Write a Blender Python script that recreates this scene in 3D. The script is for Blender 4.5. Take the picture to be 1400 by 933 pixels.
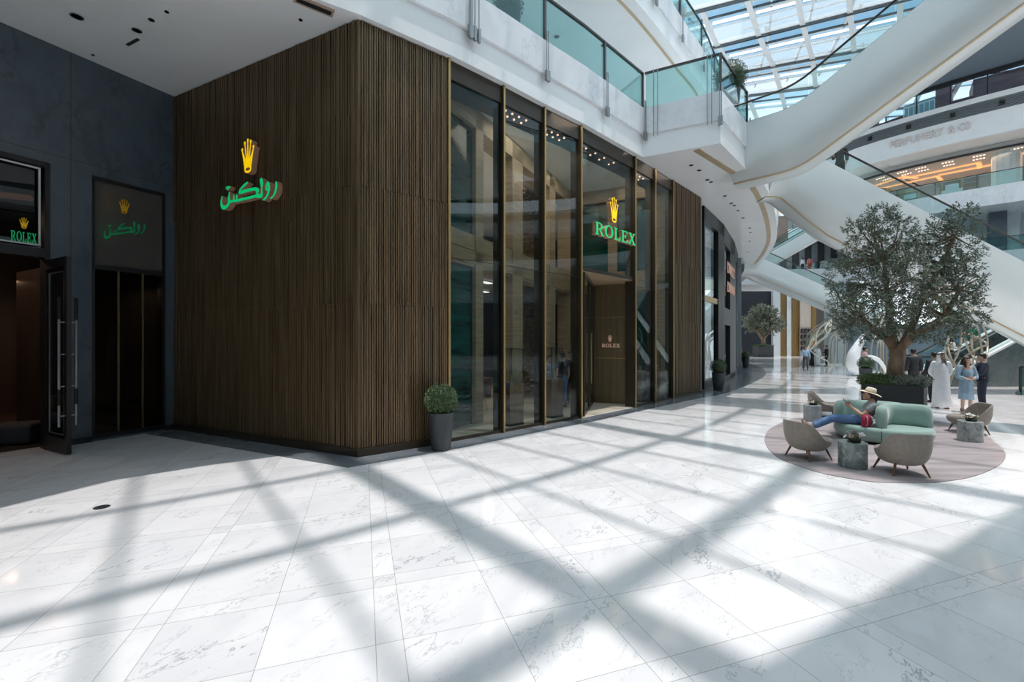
import bpy, bmesh, math, random
from mathutils import Vector, Matrix
from mathutils.geometry import tessellate_polygon
random.seed(7)
for o in list(bpy.data.objects):
    bpy.data.objects.remove(o)
S = bpy.context.scene
COL = S.collection
PI = math.pi

# ------------------------------------------------------------------ camera, sky, sun, exposure
FPX, CX, CY, CAMZ = 605.0, 700.0, 466.5, 2.15
cd = bpy.data.cameras.new('camera')
cam = bpy.data.objects.new('camera', cd)
COL.objects.link(cam)
cam.location = (0, 0, CAMZ)
cam.rotation_euler = (PI / 2, 0, 0)
cd.sensor_width = 36.0
cd.lens = FPX * 36.0 / 1400.0
cd.clip_end = 400
cd.clip_start = 0.05
S.camera = cam

W = bpy.data.worlds.new('sky')
S.world = W
W.use_nodes = True
wn = W.node_tree.nodes
wl = W.node_tree.links
for n in list(wn):
    wn.remove(n)
wo = wn.new('ShaderNodeOutputWorld')
wb = wn.new('ShaderNodeBackground')
wt = wn.new('ShaderNodeTexCoord')
wsep = wn.new('ShaderNodeSeparateXYZ')
wr = wn.new('ShaderNodeValToRGB')
wl.new(wt.outputs['Generated'], wsep.inputs[0])
wl.new(wsep.outputs['Z'], wr.inputs[0])
wl.new(wr.outputs[0], wb.inputs[0])
wl.new(wb.outputs[0], wo.inputs[0])
SKY = ((0.0, (0.80, 0.87, 0.93)), (0.40, (0.76, 0.85, 0.95)), (0.47, (0.34, 0.46, 0.56)), (0.60, (0.36, 0.48, 0.58)), (0.80, (0.80, 0.95, 1.04)), (1.0, (1.02, 1.16, 1.24)))
cr_ = wr.color_ramp
cr_.elements[0].position, cr_.elements[0].color = SKY[0][0], (*SKY[0][1], 1)
cr_.elements[1].position, cr_.elements[1].color = SKY[-1][0], (*SKY[-1][1], 1)
for p_, c_ in SKY[1:-1]:
    e_ = cr_.elements.new(p_)
    e_.color = (*c_, 1)
wb.inputs[1].default_value = 1.95

SUNV = Vector((-0.15, 0.045, -1.0))          # travel of sunlight per metre of drop
ld = bpy.data.lights.new('sun', 'SUN')
ld.energy = 3.65
ld.angle = math.radians(0.6)
ld.color = (1.0, 0.87, 0.82)
sun = bpy.data.objects.new('sun', ld)
COL.objects.link(sun)
sun.location = (0, 0, 60)
sun.rotation_euler = SUNV.to_track_quat('-Z', 'Y').to_euler()

S.view_settings.view_transform = 'Standard'
S.view_settings.look = 'None'
S.view_settings.exposure = 0.0
S.view_settings.gamma = 1.0
S.view_settings.use_curve_mapping = False
S.cycles.use_denoising = True
S.cycles.max_bounces = 12
S.cycles.diffuse_bounces = 9
S.cycles.glossy_bounces = 4
S.cycles.transmission_bounces = 6
S.cycles.transparent_max_bounces = 24
S.cycles.caustics_reflective = False
S.cycles.caustics_refractive = False
S.cycles.sample_clamp_indirect = 6.0


# ------------------------------------------------------------------ helpers
def G(px, py, z=0.0):
    d = (CAMZ - z) * FPX / (py - CY)
    return Vector(((px - CX) / FPX * d, d, z))


def D(px, py, d):
    return Vector(((px - CX) / FPX * d, d, CAMZ + (CY - py) / FPX * d))


def V2(p):
    return Vector((p[0], p[1]))


MATS = {}


def mat(name, col, rough=0.5, metal=0.0, var=0.12, scale=3.0, bump=0.0, bscale=None, stretch=(1, 1, 1), spec=None, emit=None, estr=0.0, sheen=0.0, coat=0.0):
    if name in MATS:
        return MATS[name]
    m = bpy.data.materials.new(name)
    m.use_nodes = True
    nt = m.node_tree
    b = nt.nodes['Principled BSDF']
    tc = nt.nodes.new('ShaderNodeTexCoord')
    mp = nt.nodes.new('ShaderNodeMapping')
    mp.inputs['Scale'].default_value = stretch
    nz = nt.nodes.new('ShaderNodeTexNoise')
    nz.inputs['Scale'].default_value = scale
    nz.inputs['Detail'].default_value = 5
    rp = nt.nodes.new('ShaderNodeValToRGB')
    c = col
    rp.color_ramp.elements[0].position = 0.3
    rp.color_ramp.elements[0].color = (c[0] * (1 - var), c[1] * (1 - var), c[2] * (1 - var), 1)
    rp.color_ramp.elements[1].position = 0.7
    rp.color_ramp.elements[1].color = (min(1, c[0] * (1 + var)), min(1, c[1] * (1 + var)), min(1, c[2] * (1 + var)), 1)
    L = nt.links.new
    L(tc.outputs['Object'], mp.inputs[0])
    L(mp.outputs[0], nz.inputs['Vector'])
    L(nz.outputs['Fac'], rp.inputs[0])
    L(rp.outputs[0], b.inputs['Base Color'])
    b.inputs['Roughness'].default_value = rough
    b.inputs['Metallic'].default_value = metal
    if spec is not None:
        b.inputs['Specular IOR Level'].default_value = spec
    if sheen:
        b.inputs['Sheen Weight'].default_value = sheen
    if coat:
        b.inputs['Coat Weight'].default_value = coat
    if emit:
        b.inputs['Emission Color'].default_value = (*emit, 1)
        b.inputs['Emission Strength'].default_value = estr
    if bump:
        bp = nt.nodes.new('ShaderNodeBump')
        bp.inputs['Strength'].default_value = bump
        n2 = nt.nodes.new('ShaderNodeTexNoise')
        n2.inputs['Scale'].default_value = bscale or scale * 8
        L(mp.outputs[0], n2.inputs['Vector'])
        L(n2.outputs['Fac'], bp.inputs['Height'])
        L(bp.outputs[0], b.inputs['Normal'])
    MATS[name] = m
    return m


def glass_mat(name, tint=(0.9, 0.95, 0.95), refl=(1, 1, 1), ior=1.45, rough=0.0, boost=1.0, alpha=None):
    """Thin architectural pane: a clear tinted sheet plus its mirror reflection."""
    m = bpy.data.materials.new(name)
    m.use_nodes = True
    nt = m.node_tree
    for n in list(nt.nodes):
        nt.nodes.remove(n)
    out = nt.nodes.new('ShaderNodeOutputMaterial')
    tr = nt.nodes.new('ShaderNodeBsdfTransparent')
    gl = nt.nodes.new('ShaderNodeBsdfGlossy')
    mx = nt.nodes.new('ShaderNodeMixShader')
    fr = nt.nodes.new('ShaderNodeLayerWeight')
    fr.inputs['Blend'].default_value = 0.5
    pw = nt.nodes.new('ShaderNodeMath')
    pw.operation = 'POWER'
    pw.inputs[1].default_value = 5.0
    sk = nt.nodes.new('ShaderNodeMath')
    sk.operation = 'MULTIPLY_ADD'
    sk.inputs[1].default_value = 0.96
    sk.inputs[2].default_value = 0.04
    mu = nt.nodes.new('ShaderNodeMath')
    mu.operation = 'MULTIPLY'
    mu.use_clamp = True
    geo = nt.nodes.new('ShaderNodeNewGeometry')
    nz = nt.nodes.new('ShaderNodeTexNoise')
    nz.inputs['Scale'].default_value = 0.6
    rp = nt.nodes.new('ShaderNodeValToRGB')
    rp.color_ramp.elements[0].color = (tint[0] * .97, tint[1] * .97, tint[2] * .97, 1)
    rp.color_ramp.elements[1].color = (*tint, 1)
    mu.inputs[1].default_value = boost
    gl.inputs['Color'].default_value = (*refl, 1)
    gl.inputs['Roughness'].default_value = rough
    L = nt.links.new
    L(geo.outputs['Position'], nz.inputs['Vector'])
    L(nz.outputs['Fac'], rp.inputs[0])
    L(rp.outputs[0], tr.inputs[0])
    L(fr.outputs['Facing'], pw.inputs[0])
    L(pw.outputs[0], sk.inputs[0])
    L(sk.outputs[0], mu.inputs[0])
    L(mu.outputs[0], mx.inputs[0])
    L(tr.outputs[0], mx.inputs[1])
    L(gl.outputs[0], mx.inputs[2])
    L(mx.outputs[0], out.inputs[0])
    MATS[name] = m
    return m


def veined(name, base, vein, scale=1.2, amount=0.5, rough=0.12, cloud=0.12, dens=0.035, warp=2.0, rot=0.5, spec=0.5, vein2=0.4):
    """Marble with soft clouds and thin warped veins."""
    m = bpy.data.materials.new(name)
    m.use_nodes = True
    nt = m.node_tree
    N, L = nt.nodes.new, nt.links.new
    b = nt.nodes['Principled BSDF']
    tc = N('ShaderNodeTexCoord')
    mp = N('ShaderNodeMapping')
    mp.inputs['Rotation'].default_value = (rot * .6, rot * .4, rot)
    mp.inputs['Scale'].default_value = (1, 1.9, 1)
    L(tc.outputs['Object'], mp.inputs[0])
    col = marble_nodes(nt, mp.outputs[0], base, vein, scale, amount, cloud, dens, warp, vein2)
    L(col, b.inputs['Base Color'])
    b.inputs['Roughness'].default_value = rough
    b.inputs['Specular IOR Level'].default_value = spec
    MATS[name] = m
    return m


def marble_nodes(nt, vec, base, vein, scale, amount, cloud, dens, warp, vein2):
    N, L = nt.nodes.new, nt.links.new

    def veinmask(sc, w, dn, det):
        wz = N('ShaderNodeTexNoise')
        wz.inputs['Scale'].default_value = sc * 1.3
        wz.inputs['Detail'].default_value = det
        wz.inputs['Roughness'].default_value = 0.62
        L(vec, wz.inputs['Vector'])
        sub = N('ShaderNodeMath'); sub.operation = 'SUBTRACT'; sub.inputs[1].default_value = 0.5
        ab = N('ShaderNodeMath'); ab.operation = 'ABSOLUTE'
        L(wz.outputs['Fac'], sub.inputs[0]); L(sub.outputs[0], ab.inputs[0])
        rp = N('ShaderNodeValToRGB')
        rp.color_ramp.elements[0].position = 0.0
        rp.color_ramp.elements[0].color = (1, 1, 1, 1)
        rp.color_ramp.elements[1].position = dn
        rp.color_ramp.elements[1].color = (0, 0, 0, 1)
        L(ab.outputs[0], rp.inputs[0])
        pt = N('ShaderNodeTexNoise')
        pt.inputs['Scale'].default_value = sc * 0.9
        pt.inputs['Detail'].default_value = 2
        L(vec, pt.inputs['Vector'])
        pr = N('ShaderNodeValToRGB')
        pr.color_ramp.elements[0].position = 0.47
        pr.color_ramp.elements[0].color = (0, 0, 0, 1)
        pr.color_ramp.elements[1].position = 0.62
        pr.color_ramp.elements[1].color = (1, 1, 1, 1)
        L(pt.outputs['Color'], pr.inputs[0])
        mu = N('ShaderNodeMath'); mu.operation = 'MULTIPLY'
        L(rp.outputs[0], mu.inputs[0]); L(pr.outputs[0], mu.inputs[1])
        return mu.outputs[0]

    cz = N('ShaderNodeTexNoise')
    cz.inputs['Scale'].default_value = scale * 1.1
    cz.inputs['Detail'].default_value = 6
    cz.inputs['Distortion'].default_value = warp * .4
    L(vec, cz.inputs['Vector'])
    cr = N('ShaderNodeValToRGB')
    cr.color_ramp.elements[0].position = 0.32
    cr.color_ramp.elements[0].color = (base[0] * (1 - cloud), base[1] * (1 - cloud * .95), base[2] * (1 - cloud * .85), 1)
    cr.color_ramp.elements[1].position = 0.6
    cr.color_ramp.elements[1].color = (*base, 1)
    L(cz.outputs['Fac'], cr.inputs[0])
    out = cr.outputs[0]
    for sc, dn, k, det in ((scale, dens, amount, 6), (scale * 3.1, dens * .9, amount * vein2, 5)):
        mx = N('ShaderNodeMix')
        mx.data_type = 'RGBA'
        mk = N('ShaderNodeMath'); mk.operation = 'MULTIPLY'; mk.inputs[1].default_value = k
        L(veinmask(sc, warp, dn, det), mk.inputs[0])
        L(mk.outputs[0], mx.inputs['Factor'])
        L(out, mx.inputs['A'])
        mx.inputs['B'].default_value = (*vein, 1)
        out = mx.outputs['Result']
    return out


class MB:
    """Collects shapes and links them as one mesh object."""

    def __init__(s):
        s.v = []
        s.f = []
        s.m = []

    def add(s, vs, fs, mi=0):
        o = len(s.v)
        s.v.extend([tuple(p) for p in vs])
        for f in fs:
            s.f.append(tuple(i + o for i in f))
            s.m.append(mi)
        return s

    def box(s, c, size, rz=0.0, mi=0, rot=None):
        hx, hy, hz = size[0] / 2, size[1] / 2, size[2] / 2
        R = rot if rot is not None else Matrix.Rotation(rz, 3, 'Z')
        c = Vector(c)
        vs = [c + R @ Vector((x * hx, y * hy, z * hz)) for z in (-1, 1) for y in (-1, 1) for x in (-1, 1)]
        fs = [(0, 2, 3, 1), (4, 5, 7, 6), (0, 1, 5, 4), (2, 6, 7, 3), (0, 4, 6, 2), (1, 3, 7, 5)]
        return s.add(vs, fs, mi)

    def wall(s, a, b, z0, z1, t=0.1, mi=0, side=0):
        """Upright slab from a to b; side -1/0/1 puts its thickness right, centred or left of a->b."""
        a, b = V2(a), V2(b)
        d = (b - a).normalized()
        n = Vector((-d.y, d.x))
        o0, o1 = {0: (-t / 2, t / 2), 1: (0, t), -1: (-t, 0)}[side]
        P = [a + n * o0, b + n * o0, b + n * o1, a + n * o1]
        return s.prism(P, z0, z1, mi)

    def prism(s, poly, z0, z1, mi=0):
        n = len(poly)
        area = sum(poly[i][0] * poly[(i + 1) % n][1] - poly[(i + 1) % n][0] * poly[i][1] for i in range(n))
        if area < 0:
            poly = list(reversed(poly))
        vs = [(p[0], p[1], z0) for p in poly] + [(p[0], p[1], z1) for p in poly]
        fs = [(i, (i + 1) % n, n + (i + 1) % n, n + i) for i in range(n)]
        if n <= 4:
            fs += [tuple(reversed(range(n))), tuple(range(n, 2 * n))]
        else:
            tri = tessellate_polygon([[Vector((p[0], p[1], 0)) for p in poly]])
            for t in tri:
                a, b, c = t
                ar = (poly[b][0] - poly[a][0]) * (poly[c][1] - poly[a][1]) - (poly[c][0] - poly[a][0]) * (poly[b][1] - poly[a][1])
                if ar < 0:
                    a, b, c = c, b, a
                fs.append((a + n, b + n, c + n))
                fs.append((c, b, a))
        return s.add(vs, fs, mi)

    def ring(s, path, zs, offs, mi=0, closed=False):
        """Band along a 2-D path; profile is a closed list of (offset to the left, z)."""
        prof = list(zip(offs, zs))
        n = len(path)
        k = len(prof)
        vs = []
        for i, p in enumerate(path):
            p = V2(p)
            nrm = normal2(path, i)
            for o, z in prof:
                q = p + nrm * o
                vs.append((q.x, q.y, z))
        fs = []
        for i in range(n - 1):
            for j in range(k):
                a = i * k + j
                b = i * k + (j + 1) % k
                fs.append((a, b, b + k, a + k))
        fs.append(tuple(reversed(range(k))))
        fs.append(tuple(range((n - 1) * k, n * k)))
        return s.add(vs, fs, mi)

    def tube(s, path, r, n=8, mi=0, cap=True, flat=1.0):
        path = [Vector(p) for p in path]
        rs = r if isinstance(r, (list, tuple)) else [r] * len(path)
        vs = []
        ref = None
        for i, p in enumerate(path):
            t = (path[min(i + 1, len(path) - 1)] - path[max(i - 1, 0)])
            t = t.normalized() if t.length > 1e-9 else Vector((0, 0, 1))
            if ref is None:
                ref = Vector((0, 0, 1)) if abs(t.z) < 0.9 else Vector((1, 0, 0))
            u = (ref - t * ref.dot(t)).normalized()
            w = t.cross(u)
            ref = u
            for j in range(n):
                a = 2 * PI * j / n
                vs.append(p + (u * math.cos(a) * flat + w * math.sin(a)) * rs[i])
        fs = []
        for i in range(len(path) - 1):
            for j in range(n):
                a = i * n + j
                b = i * n + (j + 1) % n
                fs.append((a, b, b + n, a + n))
        if cap:
            fs.append(tuple(reversed(range(n))))
            fs.append(tuple(range((len(path) - 1) * n, len(path) * n)))
        return s.add(vs, fs, mi)

    def loft(s, rings, mi=0, cap=True):
        """rings: list of equal-length point lists."""
        n = len(rings[0])
        vs = [p for r in rings for p in r]
        fs = []
        for i in range(len(rings) - 1):
            for j in range(n):
                a = i * n + j
                b = i * n + (j + 1) % n
                fs.append((a, b, b + n, a + n))
        if cap:
            fs.append(tuple(reversed(range(n))))
            fs.append(tuple(range((len(rings) - 1) * n, len(rings) * n)))
        return s.add(vs, fs, mi)

    def lathe(s, prof, n=24, c=(0, 0, 0), mi=0, sx=1.0, sy=1.0):
        rings = []
        for r, z in prof:
            rings.append([(c[0] + r * sx * math.cos(2 * PI * j / n), c[1] + r * sy * math.sin(2 * PI * j / n), c[2] + z) for j in range(n)])
        return s.loft(rings, mi)

    def ball(s, c, r, mi=0, seg=12, rings=8):
        r = (r, r, r) if not isinstance(r, (tuple, list)) else r
        c = Vector(c)
        vs = [c + Vector((0, 0, -r[2]))]
        for i in range(1, rings):
            a = -PI / 2 + PI * i / rings
            for j in range(seg):
                b = 2 * PI * j / seg
                vs.append(c + Vector((r[0] * math.cos(a) * math.cos(b), r[1] * math.cos(a) * math.sin(b), r[2] * math.sin(a))))
        vs.append(c + Vector((0, 0, r[2])))
        fs = []
        for j in range(seg):
            fs.append((0, 1 + (j + 1) % seg, 1 + j))
        for i in range(rings - 2):
            for j in range(seg):
                a = 1 + i * seg + j
                b = 1 + i * seg + (j + 1) % seg
                fs.append((a, b, b + seg, a + seg))
        t = len(vs) - 1
        o = 1 + (rings - 2) * seg
        for j in range(seg):
            fs.append((t, o + j, o + (j + 1) % seg))
        return s.add(vs, fs, mi)

    def plate(s, outer, holes, fmap, back, mi_face=0, mi_side=0):
        """2-D outline with holes, mapped to 3-D by fmap(u, v) and given thickness along the vector back."""
        loops = [list(outer)] + [list(h) for h in holes]
        flat = [p for lp in loops for p in lp]
        tri = tessellate_polygon([[Vector((p[0], p[1], 0)) for p in lp] for lp in loops])
        F = [Vector(fmap(*p)) for p in flat]
        B = [p + Vector(back) for p in F]
        n = len(flat)
        s.add(F, [tuple(t) for t in tri], mi_face)
        fs = [tuple(i + n for i in t) for t in tri]
        st = 0
        for lp in loops:
            k = len(lp)
            for i in range(k):
                a, b = st + i, st + (i + 1) % k
                fs.append((a, b, b + n, a + n))
            st += k
        return s.add(F + B, fs, mi_side)

    def build(s, name, mats, parent=None, smooth=None, recalc=True, loc=None, rz=0.0):
        me = bpy.data.meshes.new(name)
        me.from_pydata(s.v, [], s.f)
        mats = mats if isinstance(mats, (list, tuple)) else [mats]
        for m in mats:
            me.materials.append(m)
        if len(mats) > 1:
            me.polygons.foreach_set('material_index', s.m)
        if recalc:
            bm = bmesh.new()
            bm.from_mesh(me)
            bmesh.ops.recalc_face_normals(bm, faces=bm.faces)
            bm.to_mesh(me)
            bm.free()
        if smooth is not None:
            me.polygons.foreach_set('use_smooth', [True] * len(me.polygons))
            me.set_sharp_from_angle(angle=math.radians(smooth))
        me.update()
        ob = bpy.data.objects.new(name, me)
        COL.objects.link(ob)
        if parent:
            ob.parent = parent
        if loc is not None:
            ob.location = loc
            ob.rotation_euler = (0, 0, rz)
        return ob


def normal2(path, i):
    """Left-hand mitred normal of a 2-D path at vertex i."""
    n = len(path)
    p = V2(path[i])
    ds = []
    if i > 0:
        ds.append((p - V2(path[i - 1])).normalized())
    if i < n - 1:
        ds.append((V2(path[i + 1]) - p).normalized())
    ns = [Vector((-d.y, d.x)) for d in ds]
    if len(ns) == 1:
        return ns[0]
    m = (ns[0] + ns[1])
    m.normalize()
    return m / max(0.35, m.dot(ns[0]))


def offset(path, o):
    return [V2(path[i]) + normal2(path, i) * o for i in range(len(path))]


def smooth_path(pts, per=6):
    """Catmull-Rom through 2-D or 3-D points."""
    P = [Vector(p) for p in pts]
    out = []
    for i in range(len(P) - 1):
        p0, p1, p2, p3 = P[max(i - 1, 0)], P[i], P[i + 1], P[min(i + 2, len(P) - 1)]
        for k in range(per):
            t = k / per
            out.append(0.5 * ((2 * p1) + (p2 - p0) * t + (2 * p0 - 5 * p1 + 4 * p2 - p3) * t * t + (3 * p1 - p0 - 3 * p2 + p3) * t ** 3))
    out.append(P[-1])
    return out


def along(path, s):
    """Point and direction at arclength s of a path."""
    P = [Vector(p) for p in path]
    for i in range(len(P) - 1):
        l = (P[i + 1] - P[i]).length
        if s <= l or i == len(P) - 2:
            d = (P[i + 1] - P[i]).normalized()
            return P[i] + d * s, d
        s -= l


def length(path):
    P = [Vector(p) for p in path]
    return sum((P[i + 1] - P[i]).length for i in range(len(P) - 1))


def empty(name, loc=(0, 0, 0), rz=0.0):
    o = bpy.data.objects.new(name, None)
    COL.objects.link(o)
    o.location = loc
    o.rotation_euler = (0, 0, rz)
    o.empty_display_size = 0.1
    return o


def tag(o, label=None, cat=None, group=None, kind=None):
    if label:
        o['label'] = label
    if cat:
        o['category'] = cat
    if group:
        o['group'] = group
    if kind:
        o['kind'] = kind
    return o


def struct(o):
    o['kind'] = 'structure'
    return o


def copy_tree(o, parent=None):
    c = o.copy()
    COL.objects.link(c)
    if parent:
        c.parent = parent
    for ch in [x for x in o.children]:
        copy_tree(ch, c)
    return c


def bevel(o, w, seg=3):
    m = o.modifiers.new('b', 'BEVEL')
    m.width = w
    m.segments = seg
    m.limit_method = 'ANGLE'
    return o

# ------------------------------------------------------------------ materials of the place
def floor_material():
    m = bpy.data.materials.new('marble_floor')
    m.use_nodes = True
    nt = m.node_tree
    N, L = nt.nodes.new, nt.links.new
    b = nt.nodes['Principled BSDF']

    def M(op, a, c=None, clamp=False):
        n = N('ShaderNodeMath')
        n.operation = op
        n.use_clamp = clamp
        for i, x in enumerate((a, c)):
            if x is None:
                continue
            if isinstance(x, (int, float)):
                n.inputs[i].default_value = x
            else:
                L(x, n.inputs[i])
        return n.outputs[0]
    tc = N('ShaderNodeTexCoord')
    sp = N('ShaderNodeSeparateXYZ')
    L(tc.outputs['Object'], sp.inputs[0])
    x, y = sp.outputs['X'], sp.outputs['Y']
    u = M('ADD', M('MULTIPLY', x, 0.948), M('MULTIPLY', y, 0.319))
    v = M('ADD', M('MULTIPLY', x, -0.319), M('MULTIPLY', y, 0.948))
    per = 1.705
    ids, lines = [], []
    for c, o in ((u, 0.085), (v, 2.325)):
        q = M('DIVIDE', M('SUBTRACT', c, o), per)
        fl = M('FLOOR', q)
        fr = M('SUBTRACT', q, fl)
        cid = M('ADD', M('ADD', M('MULTIPLY', fl, 3), M('GREATER_THAN', fr, 0.1114)), M('GREATER_THAN', fr, 0.5554))
        ids.append(cid)
        ds = [M('ABSOLUTE', M('SUBTRACT', fr, k)) for k in (0.0, 0.1114, 0.5554, 1.0)]
        d = M('MINIMUM', M('MINIMUM', ds[0], ds[1]), M('MINIMUM', ds[2], ds[3]))
        lines.append(M('LESS_THAN', M('MULTIPLY', d, per), 0.0026))
    cb = N('ShaderNodeCombineXYZ')
    L(ids[0], cb.inputs[0]); L(ids[1], cb.inputs[1])
    wn_ = N('ShaderNodeTexWhiteNoise')
    wn_.noise_dimensions = '3D'
    L(cb.outputs[0], wn_.inputs['Vector'])
    sc = N('ShaderNodeVectorMath'); sc.operation = 'SCALE'
    sc.inputs['Scale'].default_value = 14.0
    L(wn_.outputs['Color'], sc.inputs[0])
    uv = N('ShaderNodeCombineXYZ')
    L(M('ADD', M('MULTIPLY', u, 0.75), M('MULTIPLY', v, 0.5)), uv.inputs[0])
    L(M('ADD', M('MULTIPLY', u, -1.1), M('MULTIPLY', v, 1.5)), uv.inputs[1])
    ad = N('ShaderNodeVectorMath'); ad.operation = 'ADD'
    L(uv.outputs[0], ad.inputs[0]); L(sc.outputs[0], ad.inputs[1])
    col = marble_nodes(nt, ad.outputs[0], (0.80, 0.80, 0.805), (0.20, 0.23, 0.25), 0.66, 0.72, 0.13, 0.0075, 2.0, 0.8)
    # slab to slab tone
    hs = N('ShaderNodeHueSaturation')
    L(M('ADD', 0.95, M('MULTIPLY', wn_.outputs['Value'], 0.08)), hs.inputs['Value'])
    L(col, hs.inputs['Color'])
    ln = M('MAXIMUM', lines[0], lines[1])
    mx = N('ShaderNodeMix'); mx.data_type = 'RGBA'
    L(M('MULTIPLY', ln, 0.85), mx.inputs['Factor'])
    L(hs.outputs[0], mx.inputs['A'])
    mx.inputs['B'].default_value = (0.33, 0.33, 0.31, 1)
    L(mx.outputs['Result'], b.inputs['Base Color'])
    b.inputs['Roughness'].default_value = 0.07
    b.inputs['Specular IOR Level'].default_value = 0.5
    MATS['floor'] = m
    return m


M_FLOOR = floor_material()
M_STRIP = veined('dark_border_stone', (0.16, 0.185, 0.205), (0.36, 0.39, 0.4), 1.6, .5, 0.16)
M_WHITE = mat('white_plaster', (0.83, 0.84, 0.835), 0.45, var=.03, scale=1.2)
M_WHITE2 = mat('white_ceiling_paint', (0.91, 0.92, 0.915), 0.22, var=.03, scale=.8)
M_GLOSSW = mat('glossy_white_cladding', (0.70, 0.745, 0.73), 0.28, var=.025, scale=.7, coat=.3)
M_FASCIA = veined('white_marble_fascia', (0.85, 0.865, 0.875), (0.42, 0.45, 0.47), 0.9, .35, 0.2, cloud=.1, dens=.03)
M_DSTONE = veined('blue_grey_stone', (0.082, 0.112, 0.137), (0.030, 0.038, 0.046), 1.1, .6, 0.3, cloud=.22, dens=.05)
M_BLACK = mat('black_metal', (0.012, 0.013, 0.014), 0.4, 0.1, var=.2)
M_CHAR = mat('charcoal_metal', (0.045, 0.05, 0.055), 0.35, 0.5, var=.15)
M_BRASS = mat('brass', (0.52, 0.36, 0.16), 0.38, 0.85, var=.1, scale=2, stretch=(1, 1, .2))
M_FIN = mat('dark_bronze', (0.055, 0.044, 0.032), 0.35, 0.4, var=.15, scale=2)
M_STEEL = mat('brushed_steel', (0.5, 0.51, 0.52), 0.3, 0.9, var=.08)
M_PALEGOLD = mat('pale_gold_strip', (0.62, 0.48, 0.30), 0.4, 0.5, var=.06)
M_TRAV = mat('travertine', (0.40, 0.30, 0.19), 0.45, var=.22, scale=2.2, stretch=(.8, .8, 9), bump=.06)
M_GLASS = glass_mat('storefront_glass', (0.84, 0.88, 0.87), (.85, .95, 1.0), boost=.75)
M_GLASSB = glass_mat('balustrade_glass', (0.66, 0.83, 0.82), (.9, 1, 1), boost=1.3)
M_GLASSD = glass_mat('smoked_glass', (0.30, 0.31, 0.31), (.7, .75, .78), boost=1.1)
M_GLASSR = glass_mat('skylight_glass', (0.86, 0.92, 0.95), (1, 1, 1), boost=.7)
M_RED_WOOD = mat('dark_plum_panelling', (0.045, 0.028, 0.030), 0.4, var=.2, scale=1.5, stretch=(1, 1, .2))
M_BEIGE = mat('beige_stone_floor', (0.55, 0.50, 0.41), 0.3, var=.08, scale=1.5)
M_DARKROOM = mat('dark_brown_timber', (0.030, 0.021, 0.016), 0.5, var=.3, scale=2.5, stretch=(1, 1, .15))


def bronze_material(name, a, b_, metal=0.45, rough=0.42):
    m = bpy.data.materials.new(name)
    m.use_nodes = True
    nt = m.node_tree
    N, L = nt.nodes.new, nt.links.new
    bs = nt.nodes['Principled BSDF']
    tc = N('ShaderNodeTexCoord')
    mp = N('ShaderNodeMapping')
    mp.inputs['Scale'].default_value = (9, 9, .35)
    nz = N('ShaderNodeTexNoise')
    nz.inputs['Scale'].default_value = 1.6
    nz.inputs['Detail'].default_value = 4
    nz.inputs['Roughness'].default_value = .7
    rp = N('ShaderNodeValToRGB')
    rp.color_ramp.elements[0].position = .32
    rp.color_ramp.elements[0].color = (*a, 1)
    rp.color_ramp.elements[1].position = .68
    rp.color_ramp.elements[1].color = (*b_, 1)
    L(tc.outputs['Object'], mp.inputs[0])
    L(mp.outputs[0], nz.inputs['Vector'])
    L(nz.outputs['Fac'], rp.inputs[0])
    L(rp.outputs[0], bs.inputs['Base Color'])
    bs.inputs['Metallic'].default_value = metal
    bs.inputs['Roughness'].default_value = rough
    MATS[name] = m
    return m


M_SLAT = bronze_material('bronze_slats', (0.088, 0.057, 0.029), (0.215, 0.148, 0.080))
M_BRONZEP = bronze_material('bronze_panel', (0.17, 0.125, 0.07), (0.25, 0.185, 0.11), .6, .34)


def green_glass():
    m = bpy.data.materials.new('emerald_wave_glass')
    m.use_nodes = True
    nt = m.node_tree
    N, L = nt.nodes.new, nt.links.new
    bs = nt.nodes['Principled BSDF']
    tc = N('ShaderNodeTexCoord')
    mp = N('ShaderNodeMapping')
    mp.inputs['Scale'].default_value = (.35, .35, 2.2)
    wv = N('ShaderNodeTexNoise')
    wv.inputs['Scale'].default_value = 2.4
    wv.inputs['Detail'].default_value = 3
    wv.inputs['Distortion'].default_value = .8
    rp = N('ShaderNodeValToRGB')
    rp.color_ramp.elements[0].position = .35
    rp.color_ramp.elements[0].color = (0.000, 0.030, 0.027, 1)
    rp.color_ramp.elements[1].position = .7
    rp.color_ramp.elements[1].color = (0.002, 0.105, 0.082, 1)
    bp = N('ShaderNodeBump')
    bp.inputs['Strength'].default_value = .02
    L(tc.outputs['Object'], mp.inputs[0])
    L(mp.outputs[0], wv.inputs['Vector'])
    L(wv.outputs['Fac'], rp.inputs[0])
    L(wv.outputs['Fac'], bp.inputs['Height'])
    L(rp.outputs[0], bs.inputs['Base Color'])
    bs.inputs['Roughness'].default_value = .12
    MATS['green'] = m
    return m


M_GREEN = green_glass()


def lamp_mat(name, col, strength):
    return mat(name, col, .5, var=.02, emit=col, estr=strength)


M_WARMLAMP = lamp_mat('warm_lamp', (1.0, 0.60, 0.42), 1.6)
M_COVE = lamp_mat('amber_cove', (1.0, 0.50, 0.22), .75)
M_LEDW = lamp_mat('white_led', (0.95, 0.93, 0.92), 1.3)

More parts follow.
